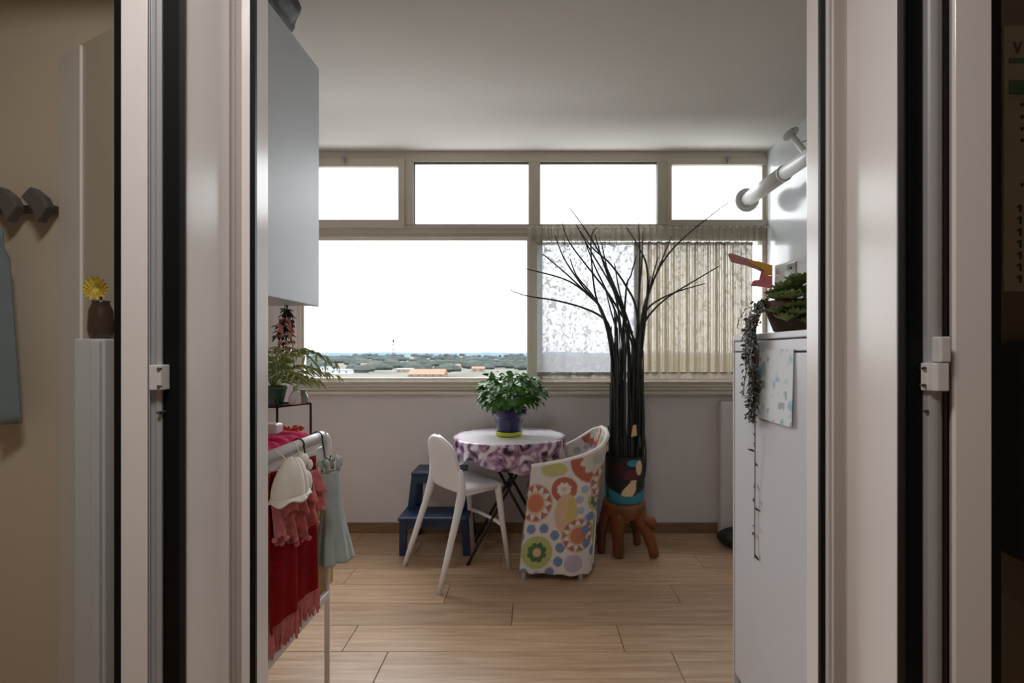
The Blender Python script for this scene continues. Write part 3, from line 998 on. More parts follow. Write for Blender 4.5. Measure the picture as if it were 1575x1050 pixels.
def seatf(u, v):
    x = (u - 0.5)
    y = -0.085 + 0.285 * v
    wd = 0.40 - 0.03 * v
    # rounded outline
    rr = 1.0
    if v > 0.85:
        rr = 1 - 0.10 * ((v - 0.85) / 0.15) ** 2
    xx = x * wd * rr
    z = 0.512 - 0.012 * (1 - (2 * x) ** 2) * sin(pi * v)
    z -= 0.016 * max(0, abs(2 * x) - 0.86) / 0.14
    z -= 0.018 * max(0, (v - 0.9) / 0.1) ** 2
    return C3(xx, y, z)


obj('seat', MB().grid(seatf, 24, 20), M['white_plastic'], ch, smooth=True, solid=0.022)


def backf(u, v):
    x = 2 * u - 1
    # half width: widest in the lower third, rounded top
    wd = 0.186 - 0.045 * v ** 1.5
    if v > 0.72:
        wd *= sqrt(max(0.0, 1 - ((v - 0.72) / 0.285) ** 2)) * 0.75 + 0.25 * (1 - ((v - .72) / .28) ** 4)
    y = -0.098 - 0.040 * v - 0.016 * v * v + 0.036 * x * x * (1 - 0.35 * v)
    z = 0.485 + 0.31 * v
    # slightly arched lower edge
    z += 0.03 * (1 - x * x) * max(0, 0.3 - v)
    return C3(x * wd, y, z)


obj('backrest', MB().grid(backf, 24, 28), M['white_plastic'], ch, smooth=True, solid=0.016)
for sg in (-1, 1):
    # rear legs flow out of the backrest
    pts = [C3(sg * 0.176, -0.085, 0.62), C3(sg * 0.180, -0.076, 0.54), C3(sg * 0.182, -0.084, 0.47), C3(sg * 0.190, -0.118, 0.36), C3(sg * 0.207, -0.185, 0.16), C3(sg * 0.222, -0.240, 0.0)]
    obj('leg', MB().tube(pts, [0.010, 0.020, 0.026, 0.0205, 0.017, 0.013], 14), M['white_plastic'], ch, smooth=True)
    pts = [C3(sg * 0.168, 0.165, 0.507), C3(sg * 0.172, 0.172, 0.46), C3(sg * 0.182, 0.188, 0.30), C3(sg * 0.205, 0.226, 0.0)]
    obj('leg', MB().tube(pts, [0.020, 0.021, 0.017, 0.012], 14), M['white_plastic'], ch, smooth=True)
obj('stretcher', MB().tube([C3(-0.184, 0.191, 0.262), C3(-.09, 0.197, 0.268), C3(.09, .197, .268), C3(0.184, 0.191, 0.262)], [.013, .011, .011, .013], 12), M['white_plastic'], ch, smooth=True)
obj('seat_apron', MB().tube([C3(-0.186, -0.078, 0.487), C3(-0.178, 0.04, 0.487), C3(-0.17, 0.165, 0.487)], 0.014, 10).tube([C3(0.186, -0.078, 0.487), C3(0.178, 0.04, 0.487), C3(0.17, 0.165, 0.487)], 0.014, 10).tube([C3(-0.17, 0.168, 0.487), C3(0.17, 0.168, 0.487)], 0.014, 10), M['white_plastic'], ch, smooth=True)

# =================================================================== ROUND TABLE
TY, TR, TZ = 3.12, 0.345, 0.749
TX = X(784, TY)
rt = thing('round_table', 'round folding table on dark crossed metal legs by the back wall', 'table', (TX, TY, 0))
obj('tabletop', MB().lathe([(TR - .004, 0), (TR, .004), (TR, .016), (TR - .004, .02)], (TX, TY, TZ - .024), 64), M['black_metal'], rt)
for yy in (TY - 0.15, TY + 0.15):
    for sg in (-1, 1):
        f0 = Vector((TX + sg * 0.245, yy - 0.02 * (1 if yy < TY else -1), 0))
        m1 = Vector((TX + sg * 0.17, yy, 0.14))
        t1 = Vector((TX - sg * 0.15, yy, TZ - .026))
        obj('leg', MB().tube([f0, m1, (m1 + t1) / 2, t1], 0.0095, 8), M['black_metal'], rt, smooth=True)
for z_, sg in ((0.14, 1), (0.14, -1)):
    obj('cross_bar', MB().tube([(TX + sg * .17, TY - .15, z_), (TX + sg * .17, TY + .15, z_)], 0.007, 8), M['black_metal'], rt, smooth=True)
obj('pivot_bar', MB().tube([(TX, TY - .15, 0.452), (TX, TY + .15, 0.452)], 0.006, 8), M['black_metal'], rt, smooth=True)


def mat_tablecloth():
    m = mat('lilac_oilcloth', srgb(150, 110, 140), 0.2, var=0.1)
    n = m.node_tree
    p = n.nodes['Principled BSDF']
    t = n.nodes.new('ShaderNodeTexCoord')
    v1 = n.nodes.new('ShaderNodeTexNoise')
    v1.inputs['Scale'].default_value = 11
    v1.inputs['Detail'].default_value = 5
    v1.inputs['Distortion'].default_value = 1.2
    n.links.new(t.outputs['Object'], v1.inputs['Vector'])
    rp = n.nodes.new('ShaderNodeValToRGB')
    rp.color_ramp.interpolation = 'LINEAR'
    e = rp.color_ramp.elements
    e[0].position = 0.39
    e[0].color = srgb(46, 32, 44)
    e[1].position = 0.63
    e[1].color = srgb(226, 216, 222)
    for pos, c in ((0.42, (80, 56, 74)), (0.46, (140, 104, 134)), (0.53, (178, 146, 172)), (0.57, (212, 196, 210))):
        k = rp.color_ramp.elements.new(pos)
        k.color = srgb(*c)
    n.links.new(v1.outputs['Fac'], rp.inputs['Fac'])
    # window sheen painted in: pale top, patterned edge from the rim down
    sp = n.nodes.new('ShaderNodeSeparateXYZ')
    n.links.new(t.outputs['Object'], sp.inputs[0])
    cb_ = n.nodes.new('ShaderNodeCombineXYZ')
    n.links.new(sp.outputs['X'], cb_.inputs['X'])
    n.links.new(sp.outputs['Y'], cb_.inputs['Y'])
    ln = n.nodes.new('ShaderNodeVectorMath')
    ln.operation = 'LENGTH'
    n.links.new(cb_.outputs[0], ln.inputs[0])
    mr2 = n.nodes.new('ShaderNodeMapRange')
    mr2.inputs['From Min'].default_value = 0.32
    mr2.inputs['From Max'].default_value = 0.345
    mr2.inputs['To Min'].default_value = 0.08
    n.links.new(ln.outputs['Value'], mr2.inputs['Value'])
    mc = n.nodes.new('ShaderNodeMix')
    mc.data_type = 'RGBA'
    mc.inputs['A'].default_value = srgb(238, 233, 238)
    n.links.new(mr2.outputs[0], mc.inputs['Factor'])
    n.links.new(rp.outputs['Color'], mc.inputs['B'])
    n.links.new(mc.outputs['Result'], p.inputs['Base Color'])
    return m


def cloth(u, v):
    a = 2 * pi * u
    if v <= 0.5:
        r = (TR + 0.003) * (v / 0.5)
        return (TX + r * cos(a), TY + r * sin(a), TZ)
    k = (v - 0.5) / 0.5
    drop = 0.135 + 0.028 * sin(4 * a + 0.9) + 0.010 * sin(9 * a)
    e = min(1, k * 9)
    r = TR + 0.003 + 0.008 * sin(e * pi / 2) + k * (0.007 * sin(18 * a) + 0.006 * sin(11 * a + 1)) - 0.012 * k
    return (TX + r * cos(a), TY + r * sin(a), TZ - 0.004 * e - drop * k)


tcl = obj('tablecloth', MB().grid(cloth, 200, 40), mat_tablecloth(), loc=(TX, TY, TZ), smooth=True)
tag(tcl, 'lilac patterned oilcloth draped over the round table', 'tablecloth')

# basil in the blue pot
pp = Vector((X(783, TY - 0.02), TY - 0.02, TZ + 0.001))
bs = thing('potted_basil', 'bushy green basil in a cobalt blue pot on the round table', 'plant', tuple(pp))
obj('saucer', MB().lathe([(0.070, 0), (0.082, 0.006), (0.084, 0.028), (0.078, 0.030), (0.074, 0.012)], pp, 40), M['lime'], bs, smooth=True, label='lime green saucer')
bpot = obj('pot', MB().lathe([(0.068, 0.012), (0.073, 0.03), (0.088, 0.10), (0.094, 0.125), (0.108, 0.130), (0.113, 0.165), (0.108, 0.178), (0.098, 0.178), (0.095, 0.15)], pp, 48), M['blue_glaze'], bs, smooth=True, label='cobalt blue glazed pot')
obj('soil', MB().lathe([(0.09, 0.14), (0.095, 0.158), (0.05, 0.163)], pp, 32), M['soil'], bpot)
rnd = random.Random(21)
stb, lf = MB(), MB()
cent = pp + Vector((0, 0, 0.265))
for k in range(30):
    a = rnd.uniform(0, 2 * pi)
    el = rnd.uniform(-0.15, 1.4)
    q = cent + Vector((cos(a) * cos(el) * .17, sin(a) * cos(el) * .16, sin(el) * .105 - 0.01))
    b = pp + Vector((cos(a) * .05, sin(a) * .05, .155))
    stb.tube([b, (b + q) / 2 + Vector((0, 0, .02)), q], 0.0022, 5)
for k in range(680):
    a = rnd.uniform(0, 2 * pi)
    el = math.asin(rnd.uniform(-0.55, 1))
    rr = rnd.uniform(0.55, 1.0) ** 0.6
    wob = 1 + 0.16 * sin(3 * a + 1) * cos(2 * el) + rnd.uniform(-.07, .07)
    q = cent + Vector((cos(a) * cos(el) * .195 * rr * wob, sin(a) * cos(el) * .185 * rr * wob, sin(el) * .135 * rr * wob))
    d = Vector((cos(a) * cos(el), sin(a) * cos(el), 0.35 * sin(el) - rnd.uniform(0, .75))) + Vector((rnd.uniform(-.6, .6), rnd.uniform(-.6, .6), rnd.uniform(-.2, .3)))
    lf.leaf(q, d, Vector((cos(a) * .5, sin(a) * .5, 1)) + Vector((rnd.uniform(-.5, .5), rnd.uniform(-.5, .5), 0)), rnd.uniform(.035, .058), rnd.uniform(.028, .04), rnd.uniform(.1, .5))
obj('stems', stb, M['stem'], bs, kind='stuff')
obj('foliage', lf, M['basil'], bs, kind='stuff', smooth=True)


# =================================================================== ARMCHAIR WITH FLORAL COVER
AY = 2.74
def ax(px): return X(px, AY)
def az(py): return Z(py, AY)


OR, LO, RD = srgb(224, 128, 70), srgb(240, 190, 150), srgb(206, 96, 66)
YE, GR, DG, BL, VI, WH = srgb(236, 204, 110), srgb(196, 204, 96), srgb(84, 128, 62), srgb(120, 150, 196), srgb(206, 186, 206), srgb(240, 232, 226)
PK = srgb(230, 196, 190)
PXM = AY / F


def soft(c):
    g = 0.3 * c[0] + 0.55 * c[1] + 0.15 * c[2]
    return tuple((g + (c[i] - g) * 0.78) * 0.80 for i in range(3))


MOT = [  # kind, px, py, r(px)
    ('kiwi', 821.7, 847.6, 25), ('sun', 812, 772.6, 27), ('ring', 857, 751, 19), ('big', 899, 705, 37), ('blob', 863, 788, 17),
    ('sun', 885, 821, 24), ('kiwi2', 911, 769, 20), ('yell', 838, 721, 17), ('lila', 880, 864, 14), ('lila', 845, 812, 0)]
MOT = [(k, ax(a), az(b), r * PXM) for k, a, b, r in MOT]
PER = 0.40


def pattern(s, z):
    col = WH
    for rep in (0, 1, 2, 3):
        for k, mx_, mz_, r in MOT:
            zz = mz_ + (0.0, 0.11, -0.13, 0.05)[rep]
            dx, dz = s - (mx_ + rep * PER), z - zz
            d = sqrt(dx * dx + dz * dz)
            if d > r * 1.9 or r == 0:
                continue
            a = atan2(dz, dx)
            if k in ('kiwi', 'kiwi2'):
                pet = r * (0.58 + 0.16 * abs(sin(4 * a)))
                if d < r * 0.27:
                    col = LO
                elif d < pet * 0.86:
                    col = DG
                elif d < r * (1.0 if k == 'kiwi' else 0.85):
                    col = GR
                else:
                    for q in range(11):
                        b = q * 2 * pi / 11 + 0.2
                        ex, ez = dx - cos(b) * r * 1.5, dz - sin(b) * r * 1.5
                        if ex * ex + ez * ez < (r * 0.30) ** 2:
                            col = BL if k == 'kiwi' else srgb(178, 192, 214)
            elif k == 'sun':
                if d < r * 0.52:
                    col = OR
                elif d < r * 0.66:
                    col = LO
                elif d < r * 1.02:
                    ray = abs(((a * 11 / (2 * pi)) % 1) - 0.5) * 2
                    if ray < (d / r - 0.62) / 0.42:
                        col = srgb(196, 120, 92)
                    else:
                        col = WH
                elif d < r * 1.1:
                    col = LO
            elif k == 'ring':
                if d < r * 0.2:
                    col = LO
                elif d < r * (0.46 + 0.12 * abs(sin(4 * a))):
                    col = WH
                elif d < r:
                    col = RD
            elif k == 'big':
                if d < r * 0.22:
                    col = srgb(200, 196, 176)
                elif d < r * (0.52 + 0.14 * abs(sin(5 * a))):
                    col = srgb(226, 216, 196)
                elif d < r:
                    col = RD
            elif k == 'blob':
                q = sqrt(dx * dx + (dz * 0.55) ** 2)
                if q < r:
                    col = YE if dx > 0 else LO
                    if dx > r * .1 and dz > -r * .6:
                        col = srgb(226, 196, 84)
            elif k == 'yell':
                q = sqrt((dx * .8) ** 2 + (dz * 1.5) ** 2)
                if q < r:
                    col = srgb(214, 206, 104)
            elif k == 'lila':
                if d < r:
                    col = VI
    return soft(col)


# plan path of the tub (near arm -> back -> far arm)
path = []
xL, xB, yN, yFar = ax(797), 0.325, AY, AY + 0.47
R_ = 0.11
n1 = 56
for i in range(n1):
    t = i / n1
    path.append((xL + (xB - R_ - xL) * t, yN + 0.012 * t * -1))
for i in range(18):
    a = -pi / 2 + (pi / 2) * i / 18
    path.append((xB - R_ + R_ * cos(a), yN - .012 + R_ + R_ * sin(a)))
for i in range(24):
    t = i / 24
    path.append((xB, yN - .012 + R_ + (yFar - R_ - (yN - .012 + R_)) * t))
for i in range(18):
    a = (pi / 2) * i / 18
    path.append((xB - R_ + R_ * cos(a), yFar - R_ + R_ * sin(a)))
for i in range(20):
    t = i / 19
    path.append((xB - R_ - (xB - R_ - 0.16) * t, yFar))
arc = [0.0]
for i in range(1, len(path)):
    arc.append(arc[-1] + math.dist(path[i], path[i - 1]))
TOT = arc[-1]
midarc = arc[n1 + 18 + 12]


def hgt(s):
    xs = s + xL
    if s < midarc:
        kn = [(ax(797), 0.640), (ax(823), 0.650), (ax(851), 0.668), (ax(875), 0.695), (ax(904), 0.745), (0.36, 0.798), (0.47, 0.812), (2, .812)]
    else:
        xs = (TOT - s) + 0.16
        kn = [(0.0, 0.645), (.16, .655), (.22, .70), (.30, .775), (.40, .805), (2, .812)]
    for i in range(len(kn) - 1):
        if xs <= kn[i + 1][0]:
            t = max(0, (xs - kn[i][0]) / (kn[i + 1][0] - kn[i][0]))
            return kn[i][1] + (kn[i + 1][1] - kn[i][1]) * t
    return kn[-1][1]


NV = 110
vs, cols, fs = [], [], []
zb0 = 0.055
NP = 2 * len(path) - 1
for j in range(NV + 1):
    v = j / NV
    for i2 in range(NP):
        i = i2 // 2
        if i2 % 2 and i + 1 < len(path):
            p = ((path[i][0] + path[i + 1][0]) / 2, (path[i][1] + path[i + 1][1]) / 2)
            s = (arc[i] + arc[i + 1]) / 2
        else:
            p, s = path[i], arc[i]
        h = hgt(s)
        hem = zb0 - 0.016 * min(1, s / 0.4) + 0.004 * sin(s * 60)
        z = hem + (h - hem) * v
        # outward lean: back flares, arm front leans in at the top
        bk = max(0, min(1, (p[0] - 0.02) / (xB - 0.02)))
        bk = bk * bk * (3 - 2 * bk)
        fx = p[0] + bk * (0.015 * z + 0.16 * max(0, z - .1) ** 1.6)
        fxl = (1 - max(0, min(1, s / 0.35))) * 0.075 * (z / 0.65) if s < midarc else 0
        yy = p[1] + (0.004 * sin(s * 34 + 2) * (1 - v)) - (0.03 * bk * z if s < midarc and False else 0)
        vs.append((fx + fxl, yy, z))
        cols.append(pattern(s + xL, z))
for j in range(NV):
    for i in range(NP - 1):
        a = j * NP + i
        fs.append((a, a + 1, a + NP + 1, a + NP))
arm = thing('armchair', 'tub armchair under a white cover printed with orange and green flowers', 'armchair', (0.13, AY + 0.24, 0))
mb = MB()
mb.v, mb.f = vs, fs
cov = obj('cover', mb, M['print'], arm, smooth=True, solid=0.022, colors=cols, label='flower printed cotton cover')
rim = [vs[NV * NP + i] for i in range(0, NP, 3)]
obj('rim_piping', MB().tube(rim, 0.0125, 8), mat('white_piping', srgb(236, 230, 224), .8), cov, smooth=True)
# seat cushion and front panel
scol = []
sm = MB()


def seatc(u, v):
    x = xL + 0.05 + (xB - xL - 0.04) * u
    y_ = AY + 0.015 + (yFar - AY - 0.03) * v
    z = 0.44 + 0.025 * (max(0, 16 * u * (1 - u) * v * (1 - v))) ** 0.4
    return (x, y_, z)


sm.grid(seatc, 50, 50)
obj('seat', sm, M['print'], arm, smooth=True, solid=0.02, colors=[pattern(p[0], p[1] - 2.6) for p in sm.v])
fm = MB()
fm.grid(lambda u, v: (xL + 0.012 + 0.05 * v, AY + 0.012 + (yFar - AY - 0.024) * u, 0.055 + 0.40 * v), 50, 44)
obj('front_panel', fm, M['print'], arm, smooth=True, solid=0.012, colors=[pattern(p[1] - 2.6, p[2]) for p in fm.v])
for xx, yy in ((xL + 0.03, AY + 0.03), (xB - .06, AY + 0.03), (xL + .03, yFar - .03), (xB - .06, yFar - .03)):
    obj('foot', MB().tube([(xx, yy, 0), (xx, yy, 0.12)], [.012, .016], 10), M['white_plastic'], arm, smooth=True)
# gathered tie at the back
obj('tie_ruffle', MB().grid(lambda u, v: (0.335 + 0.02 * v + 0.012 * sin(u * 25), AY + 0.10 + 0.22 * u, 0.05 + 0.30 * v + 0.01 * sin(12 * u)), 40, 12), M['cream'], cov, smooth=True, solid=0.004)

# =================================================================== LOG STOOL, PRINTED POT, REEDS
KY = 3.15
KX = X(958, KY)
KZ = 0.335
ls = thing('log_stool', 'rustic orange-brown driftwood stool carrying the tall reeds', 'stool', (KX, KY, 0))


def wobd(prof, c, seed, n=28):
    m = MB()
    m.lathe(prof, c, n)
    m.v = [(x + 0.010 * mnoise.noise(Vector((x * 9 + seed, y_ * 9, z * 6))), y_ + 0.010 * mnoise.noise(Vector((x * 9, y_ * 9 + seed, z * 6))), z) for x, y_, z in m.v]
    return m


obj('seat', wobd([(0.115, 0.235), (0.135, 0.26), (0.137, 0.31), (0.128, KZ - .002), (0.10, KZ)], (KX + 0.005, KY, 0), 1), M['stoolwood'], ls, smooth=True)
for a, rr, th in ((-0.62, .215, 1.25), (-1.95, .13, 1.35), (0.9, .18, 1), (2.5, .17, 1.1), (-2.9, .15, 1)):
    b = Vector((KX + rr * cos(a), KY + rr * sin(a) * 0.8, 0))
    t = Vector((KX + .085 * cos(a), KY + .085 * sin(a), .29))
    m_ = (b + t) / 2 + Vector((cos(a) * .022, 0, .01))
    pts_ = [b, b * .75 + m_ * .25 + Vector((.006, 0, .01)), m_, (m_ + t) / 2 - Vector((.006, 0, 0)), t]
    lg_ = MB().tube(pts_, [.030 * th, .024 * th, .029 * th, .036 * th, .052 * th], 14)
    lg_.v = [(x + 0.008 * mnoise.noise(Vector((x * 22, y_ * 22, z * 12))), y_ + 0.008 * mnoise.noise(Vector((x * 20 + 5, y_ * 20, z * 12))), max(0, z)) for x, y_, z in lg_.v]
    obj('leg', lg_, M['stoolwood'], ls, smooth=True, sub=1)
obj('branch_stub', MB().tube([(KX + .08, KY - .06, .24), (KX + .16, KY - .09, .225), (KX + .185, KY - .09, .19)], [.035, .032, .024], 10), M['stoolwood'], ls, smooth=True)

pot_c = Vector((KX + 0.012, KY, KZ))
rd = thing('reed_vase', 'dark vase with a blue, black and cream print full of tall black reeds', 'vase', tuple(pot_c))
PRr = 0.124
nu_, nv_ = 150, 70
pm_ = MB()
pcol = []
BLK, CYN, CRM, MAR, NAV = srgb(26, 24, 28), srgb(52, 136, 160), srgb(220, 198, 152), srgb(92, 28, 46), srgb(40, 46, 66)


def potcol(a, z):
    """a: angle from the camera-facing direction, z: 0..0.29"""
    x = a * PRr
    if z < 0.045 + 0.035 * abs(x / 0.1) + 0.0 * x:
        return CYN if z > 0.004 else NAV
    c = BLK
    d = ((x - 0.02) / 0.06) ** 2 + ((z - 0.185) / 0.032) ** 2
    if d < 1:
        c = MAR
    if ((x + 0.058) / 0.05) ** 2 + ((z - .2) / .05) ** 2 < 1 and z > .17:
        c = srgb(58, 26, 30)
    if ((x - 0.035) / 0.045) ** 2 + ((z - 0.255) / 0.022) ** 2 < 1:
        c = CYN
    if ((x - 0.075) / 0.026) ** 2 + ((z - 0.225) / 0.045) ** 2 < 1:
        c = CRM
    if abs(x - 0.012 - 0.5 * (z - .1)) < 0.030 * (1 - 0.35 * sin(z * 46 + 1)) and 0.05 < z < 0.15:
        c = CRM
    return c


for j in range(nv_ + 1):
    v = j / nv_
    for i in range(nu_):
        a = 2 * pi * i / nu_
        r = PRr * (0.93 + 0.07 * min(1, v * 6))
        pm_.v.append((pot_c.x + r * sin(a), pot_c.y - r * cos(a), pot_c.z + 0.29 * v))
        aa = a if a < pi else a - 2 * pi
        pcol.append(potcol(aa, 0.29 * v))
for j in range(nv_):
    for i in range(nu_):
        a, b = j * nu_ + i, j * nu_ + (i + 1) % nu_
        pm_.f.append((a, b, b + nu_, a + nu_))
pm_.f.append(tuple(range(nu_ - 1, -1, -1)))
obj('pot', pm_, M['printpot'], rd, smooth=True, colors=pcol, label='glossy pot with blue, black and cream print')
reed_px = [
    [(876, 319), (903, 357), (925, 395), (950, 452), (969, 503)], [(864, 341), (876, 373), (909, 417), (938, 455), (966, 503)],
    [(854, 363), (868, 398), (896, 440), (925, 478)], [(834, 390), (871, 421), (903, 452), (925, 478)],
    [(808, 413), (865, 428), (896, 446), (925, 475)], [(785, 446), (811, 455), (855, 462), (896, 473), (925, 487), (938, 506)],
    [(919, 349), (909, 367), (912, 427), (919, 465), (932, 500)], [(915, 360), (925, 395), (938, 433), (950, 470)],
    [(892, 355), (912, 382), (938, 405), (963, 440), (979, 478)], [(963, 349), (982, 379), (995, 411), (995, 465)],
    [(982, 341), (984, 395), (982, 484)], [(989, 354), (987, 405), (982, 465)], [(979, 392), (970, 424), (963, 446)],
    [(1033, 363), (1020, 395), (1001, 443), (992, 478)], [(1123, 309), (1065, 354), (1027, 392), (1004, 433), (989, 478)],
    [(1106, 409), (1071, 430), (1030, 455), (1004, 478), (989, 503)], [(1084, 436), (1046, 447), (1017, 459), (995, 476), (984, 505)],
    [(877, 398), (887, 424), (912, 455), (930, 490)], [(886, 345), (908, 385), (934, 428), (955, 470), (966, 510)],
    [(925, 372), (933, 410), (946, 450), (960, 490)], [(945, 405), (952, 445), (962, 490)], [(900, 372), (915, 410), (934, 450), (950, 490)],
    [(1000, 425), (996, 455), (990, 490)], [(1012, 395), (1004, 425), (996, 460), (988, 500)], [(930, 440), (940, 480), (948, 510)]]
rnd = random.Random(4)


def crom(P, n=4):
    out = []
    for i in range(len(P) - 1):
        p0, p1, p2, p3 = P[max(0, i - 1)], P[i], P[i + 1], P[min(len(P) - 1, i + 2)]
        for k in range(n):
            t = k / n
            out.append(0.5 * ((2 * p1) + (p2 - p0) * t + (2 * p0 - 5 * p1 + 4 * p2 - p3) * t * t + (3 * p1 - p0 - 3 * p2 + p3) * t ** 3))
    out.append(P[-1])
    return out


for k in range(84):
    a0 = rnd.uniform(0, 2 * pi)
    r0 = PRr * 0.86 * sqrt(rnd.uniform(0.05, 1))
    b = Vector((KX + 0.012 + r0 * cos(a0), KY + r0 * sin(a0), KZ + 0.03))
    if k < len(reed_px):
        pp_ = reed_px[k]
        dy = rnd.uniform(-0.10, 0.14)
        P = []
        for i, (a, c) in enumerate(pp_):
            yy = KY - 0.02 + dy * (1 - i / (len(pp_) - 1)) + rnd.uniform(-.01, .01)
            P.append(Vector((X(a, yy), yy, Z(c, yy))))
        last = P[-1]
        xk = max(KX - .085, min(KX + .105, last.x + (last.x - P[-2].x) * .7))
        P.append(Vector((xk, KY - .02 + rnd.uniform(-.05, .05), 1.20 + rnd.uniform(-.05, .05))))
        b.x = max(KX - .10, min(KX + .12, xk + rnd.uniform(-.05, .05)))
        b.y = KY + rnd.uniform(-.05, .05)
        P += [Vector(((xk + b.x) / 2 + rnd.uniform(-.02, .02), (P[-1].y + b.y) / 2, .8)), b]
        pts = crom(P[::-1])
        m = len(pts)
        r = [0.0082 - 0.0048 * (max(0, i / (m - 1) - .35) / .65) ** 1.2 for i in range(m)]
    else:
        top = rnd.uniform(1.12, 1.55) if k < 50 else rnd.uniform(0.72, 1.1)
        sp_ = rnd.uniform(.85, 1.05)
        t_ = Vector((KX + 0.012 + r0 * cos(a0) * sp_ + rnd.uniform(-.02, .02), KY + r0 * sin(a0) * sp_, top))
        bend = Vector((rnd.uniform(-.02, .02), rnd.uniform(-.02, .02), 0))
        pts = [b.lerp(t_, i / 8) + bend * sin(pi * i / 8) for i in range(9)]
        r = [0.0075 - 0.0035 * i / 8 for i in range(9)]
    obj('reed', MB().tube(pts, r, 6), M['reed'], rd, smooth=True)
obj('cream_tag', MB().slab([(X(971, 3.0), 3.005, Z(672, 3.0)), (X(980, 3.0), 3.005, Z(670, 3.0)), (X(979, 3.0), 3.005, Z(653, 3.0)), (X(974, 3.0), 3.005, Z(654, 3.0))], (0, .004, 0)), mat('cream_wood', srgb(200, 176, 130), .7), rd, label='small cream tag')

# =================================================================== CURTAIN
cur = thing('lace_curtain', 'sheer cream lace curtain across the right half of the window', 'curtain', (X(985, 3.38), 3.38, Z(580, 3.38)))
KYc = 3.385


def curt(u0, u1, amp, freq, yoff, z0, z1):
    def f(u, v):
        px = u0 + (u1 - u0) * u
        z = Z(z1 + (z0 - z1) * v, KYc)
        g = 1 if v < 0.9 else 1.0
        yy = KYc + yoff + amp * sin(px * freq + 0.6 * sin(px * .05)) * (1 - 0.25 * v) + amp * .5 * sin(px * freq * 2.3 + 1.1)
        return (X(px, KYc), yy, z)
    return f


obj('lace_panel', MB().grid(curt(826, 985, 0.006, 0.16, 0, 372, 577), 160, 30), mat_sheer('lace_sheer', 0.84, (0.29, 0.29, 0.30, 1), True), cur, smooth=True)
obj('gathered_panel', MB().grid(curt(975, 1158, 0.016, 0.42, -0.004, 372, 574), 300, 30), mat_sheer('gathered_sheer', 0.89, (0.25, 0.21, 0.15, 1)), cur, smooth=True)
obj('heading', MB().grid(curt(815, 1180, 0.010, 0.55, -0.004, 347, 377), 360, 8), mat_sheer('heading_sheer', 0.75, (0.30, 0.265, 0.21, 1)), cur, smooth=True)
obj('hem', MB().grid(curt(826, 1158, 0.008, 0.18, -0.006, 572, 583), 240, 3), mat_sheer('hem_sheer', 0.9, (0.16, 0.13, 0.10, 1)), cur, smooth=True)
obj('curtain_wire', MB().tube([(X(812, KYc), KYc, Z(351, KYc)), (RX - 0.005, KYc, Z(349, KYc))], 0.003, 8), M['white_metal'], cur)

# =================================================================== FLUE PIPE AND FITTING
fY = 3.40
fxc, fzc = X(1151, fY), Z(306, fY)
fp = thing('flue_pipe', 'white flue pipe with a round grey collar passing through the upper right window', 'pipe', (fxc, fY, fzc))
obj('collar', MB().tube([(fxc, fY + .03, fzc), (fxc, fY + .015, fzc), (fxc, fY + .01, fzc)], [0.082, 0.082, 0.076], 36), M['flange'], fp, label='grey round collar')
obj('sleeve', MB().tube([(fxc, fY + .02, fzc), (fxc + .004, 2.93, fzc + .004)], 0.047, 28), M['grey_white'], fp, smooth=True)
obj('pipe', MB().tube([(fxc + .004, 2.95, fzc + .004), (fxc + .01, 2.3, fzc + .005)], 0.040, 28), M['grey_white'], fp, smooth=True)
for yy in (2.93, 2.62):
    obj('joint_ring', MB().tube([(fxc + .005, yy, fzc + .004), (fxc + .005, yy - .012, fzc + .004)], 0.0485 if yy > 2.9 else 0.043, 28), M['flange'], fp)
# angled fitting below the ceiling
q0 = Vector((X(1216, 2.9), 2.9, Z(206, 2.9)))
q1 = Vector((X(1236, 2.85), 2.85, Z(231, 2.85)))
q2 = Vector((X(1262, 2.78), 2.78, Z(262, 2.78)))
dq = (q1 - q0).normalized()
ft = thing('angled_fitting', 'white round plate on a slanting arm just under the ceiling, above the flue pipe', 'fitting', tuple(q0))
obj('plate', MB().tube([q0 - dq * .010, q0 - dq * .004, q0 + dq * .006, q0 + dq * .02], [0.030, 0.048, 0.046, 0.022], 28), M['flange'], ft, smooth=False)
obj('arm', MB().tube([q0, q1, q2], 0.017, 14), M['grey_white'], ft, smooth=True)
obj('pin', MB().tube([q0.lerp(q1, .6), q0.lerp(q1, .6) + Vector((.06, -.02, .02))], 0.003, 6), M['steel'], ft)

# metal plate on the right wall
by = RX * F / (1218 - VX)
bp_ = thing('metal_plate', 'narrow steel strip with two holes on the glossy right wall', 'plate', (RX, by, Z(450, by)))
stp = obj('strip', MB().box(RX - 0.006, RX, by - .055, by + .05, Z(455, by), Z(404, by)), M['steel'], bp_, bevel=0.002)
for py_ in (412, 422):
    obj('hole', MB().tube([(RX - .0075, by, Z(py_, by)), (RX - .004, by, Z(py_, by))], 0.014 if py_ == 422 else .009, 14), M['white_plastic'] if py_ == 422 else M['rubber'], stp)

# pink and orange paper bird in the window
oy = 3.345
def P2(l, y_): return [(X(a, y_), y_, Z(b, y_)) for a, b in l]


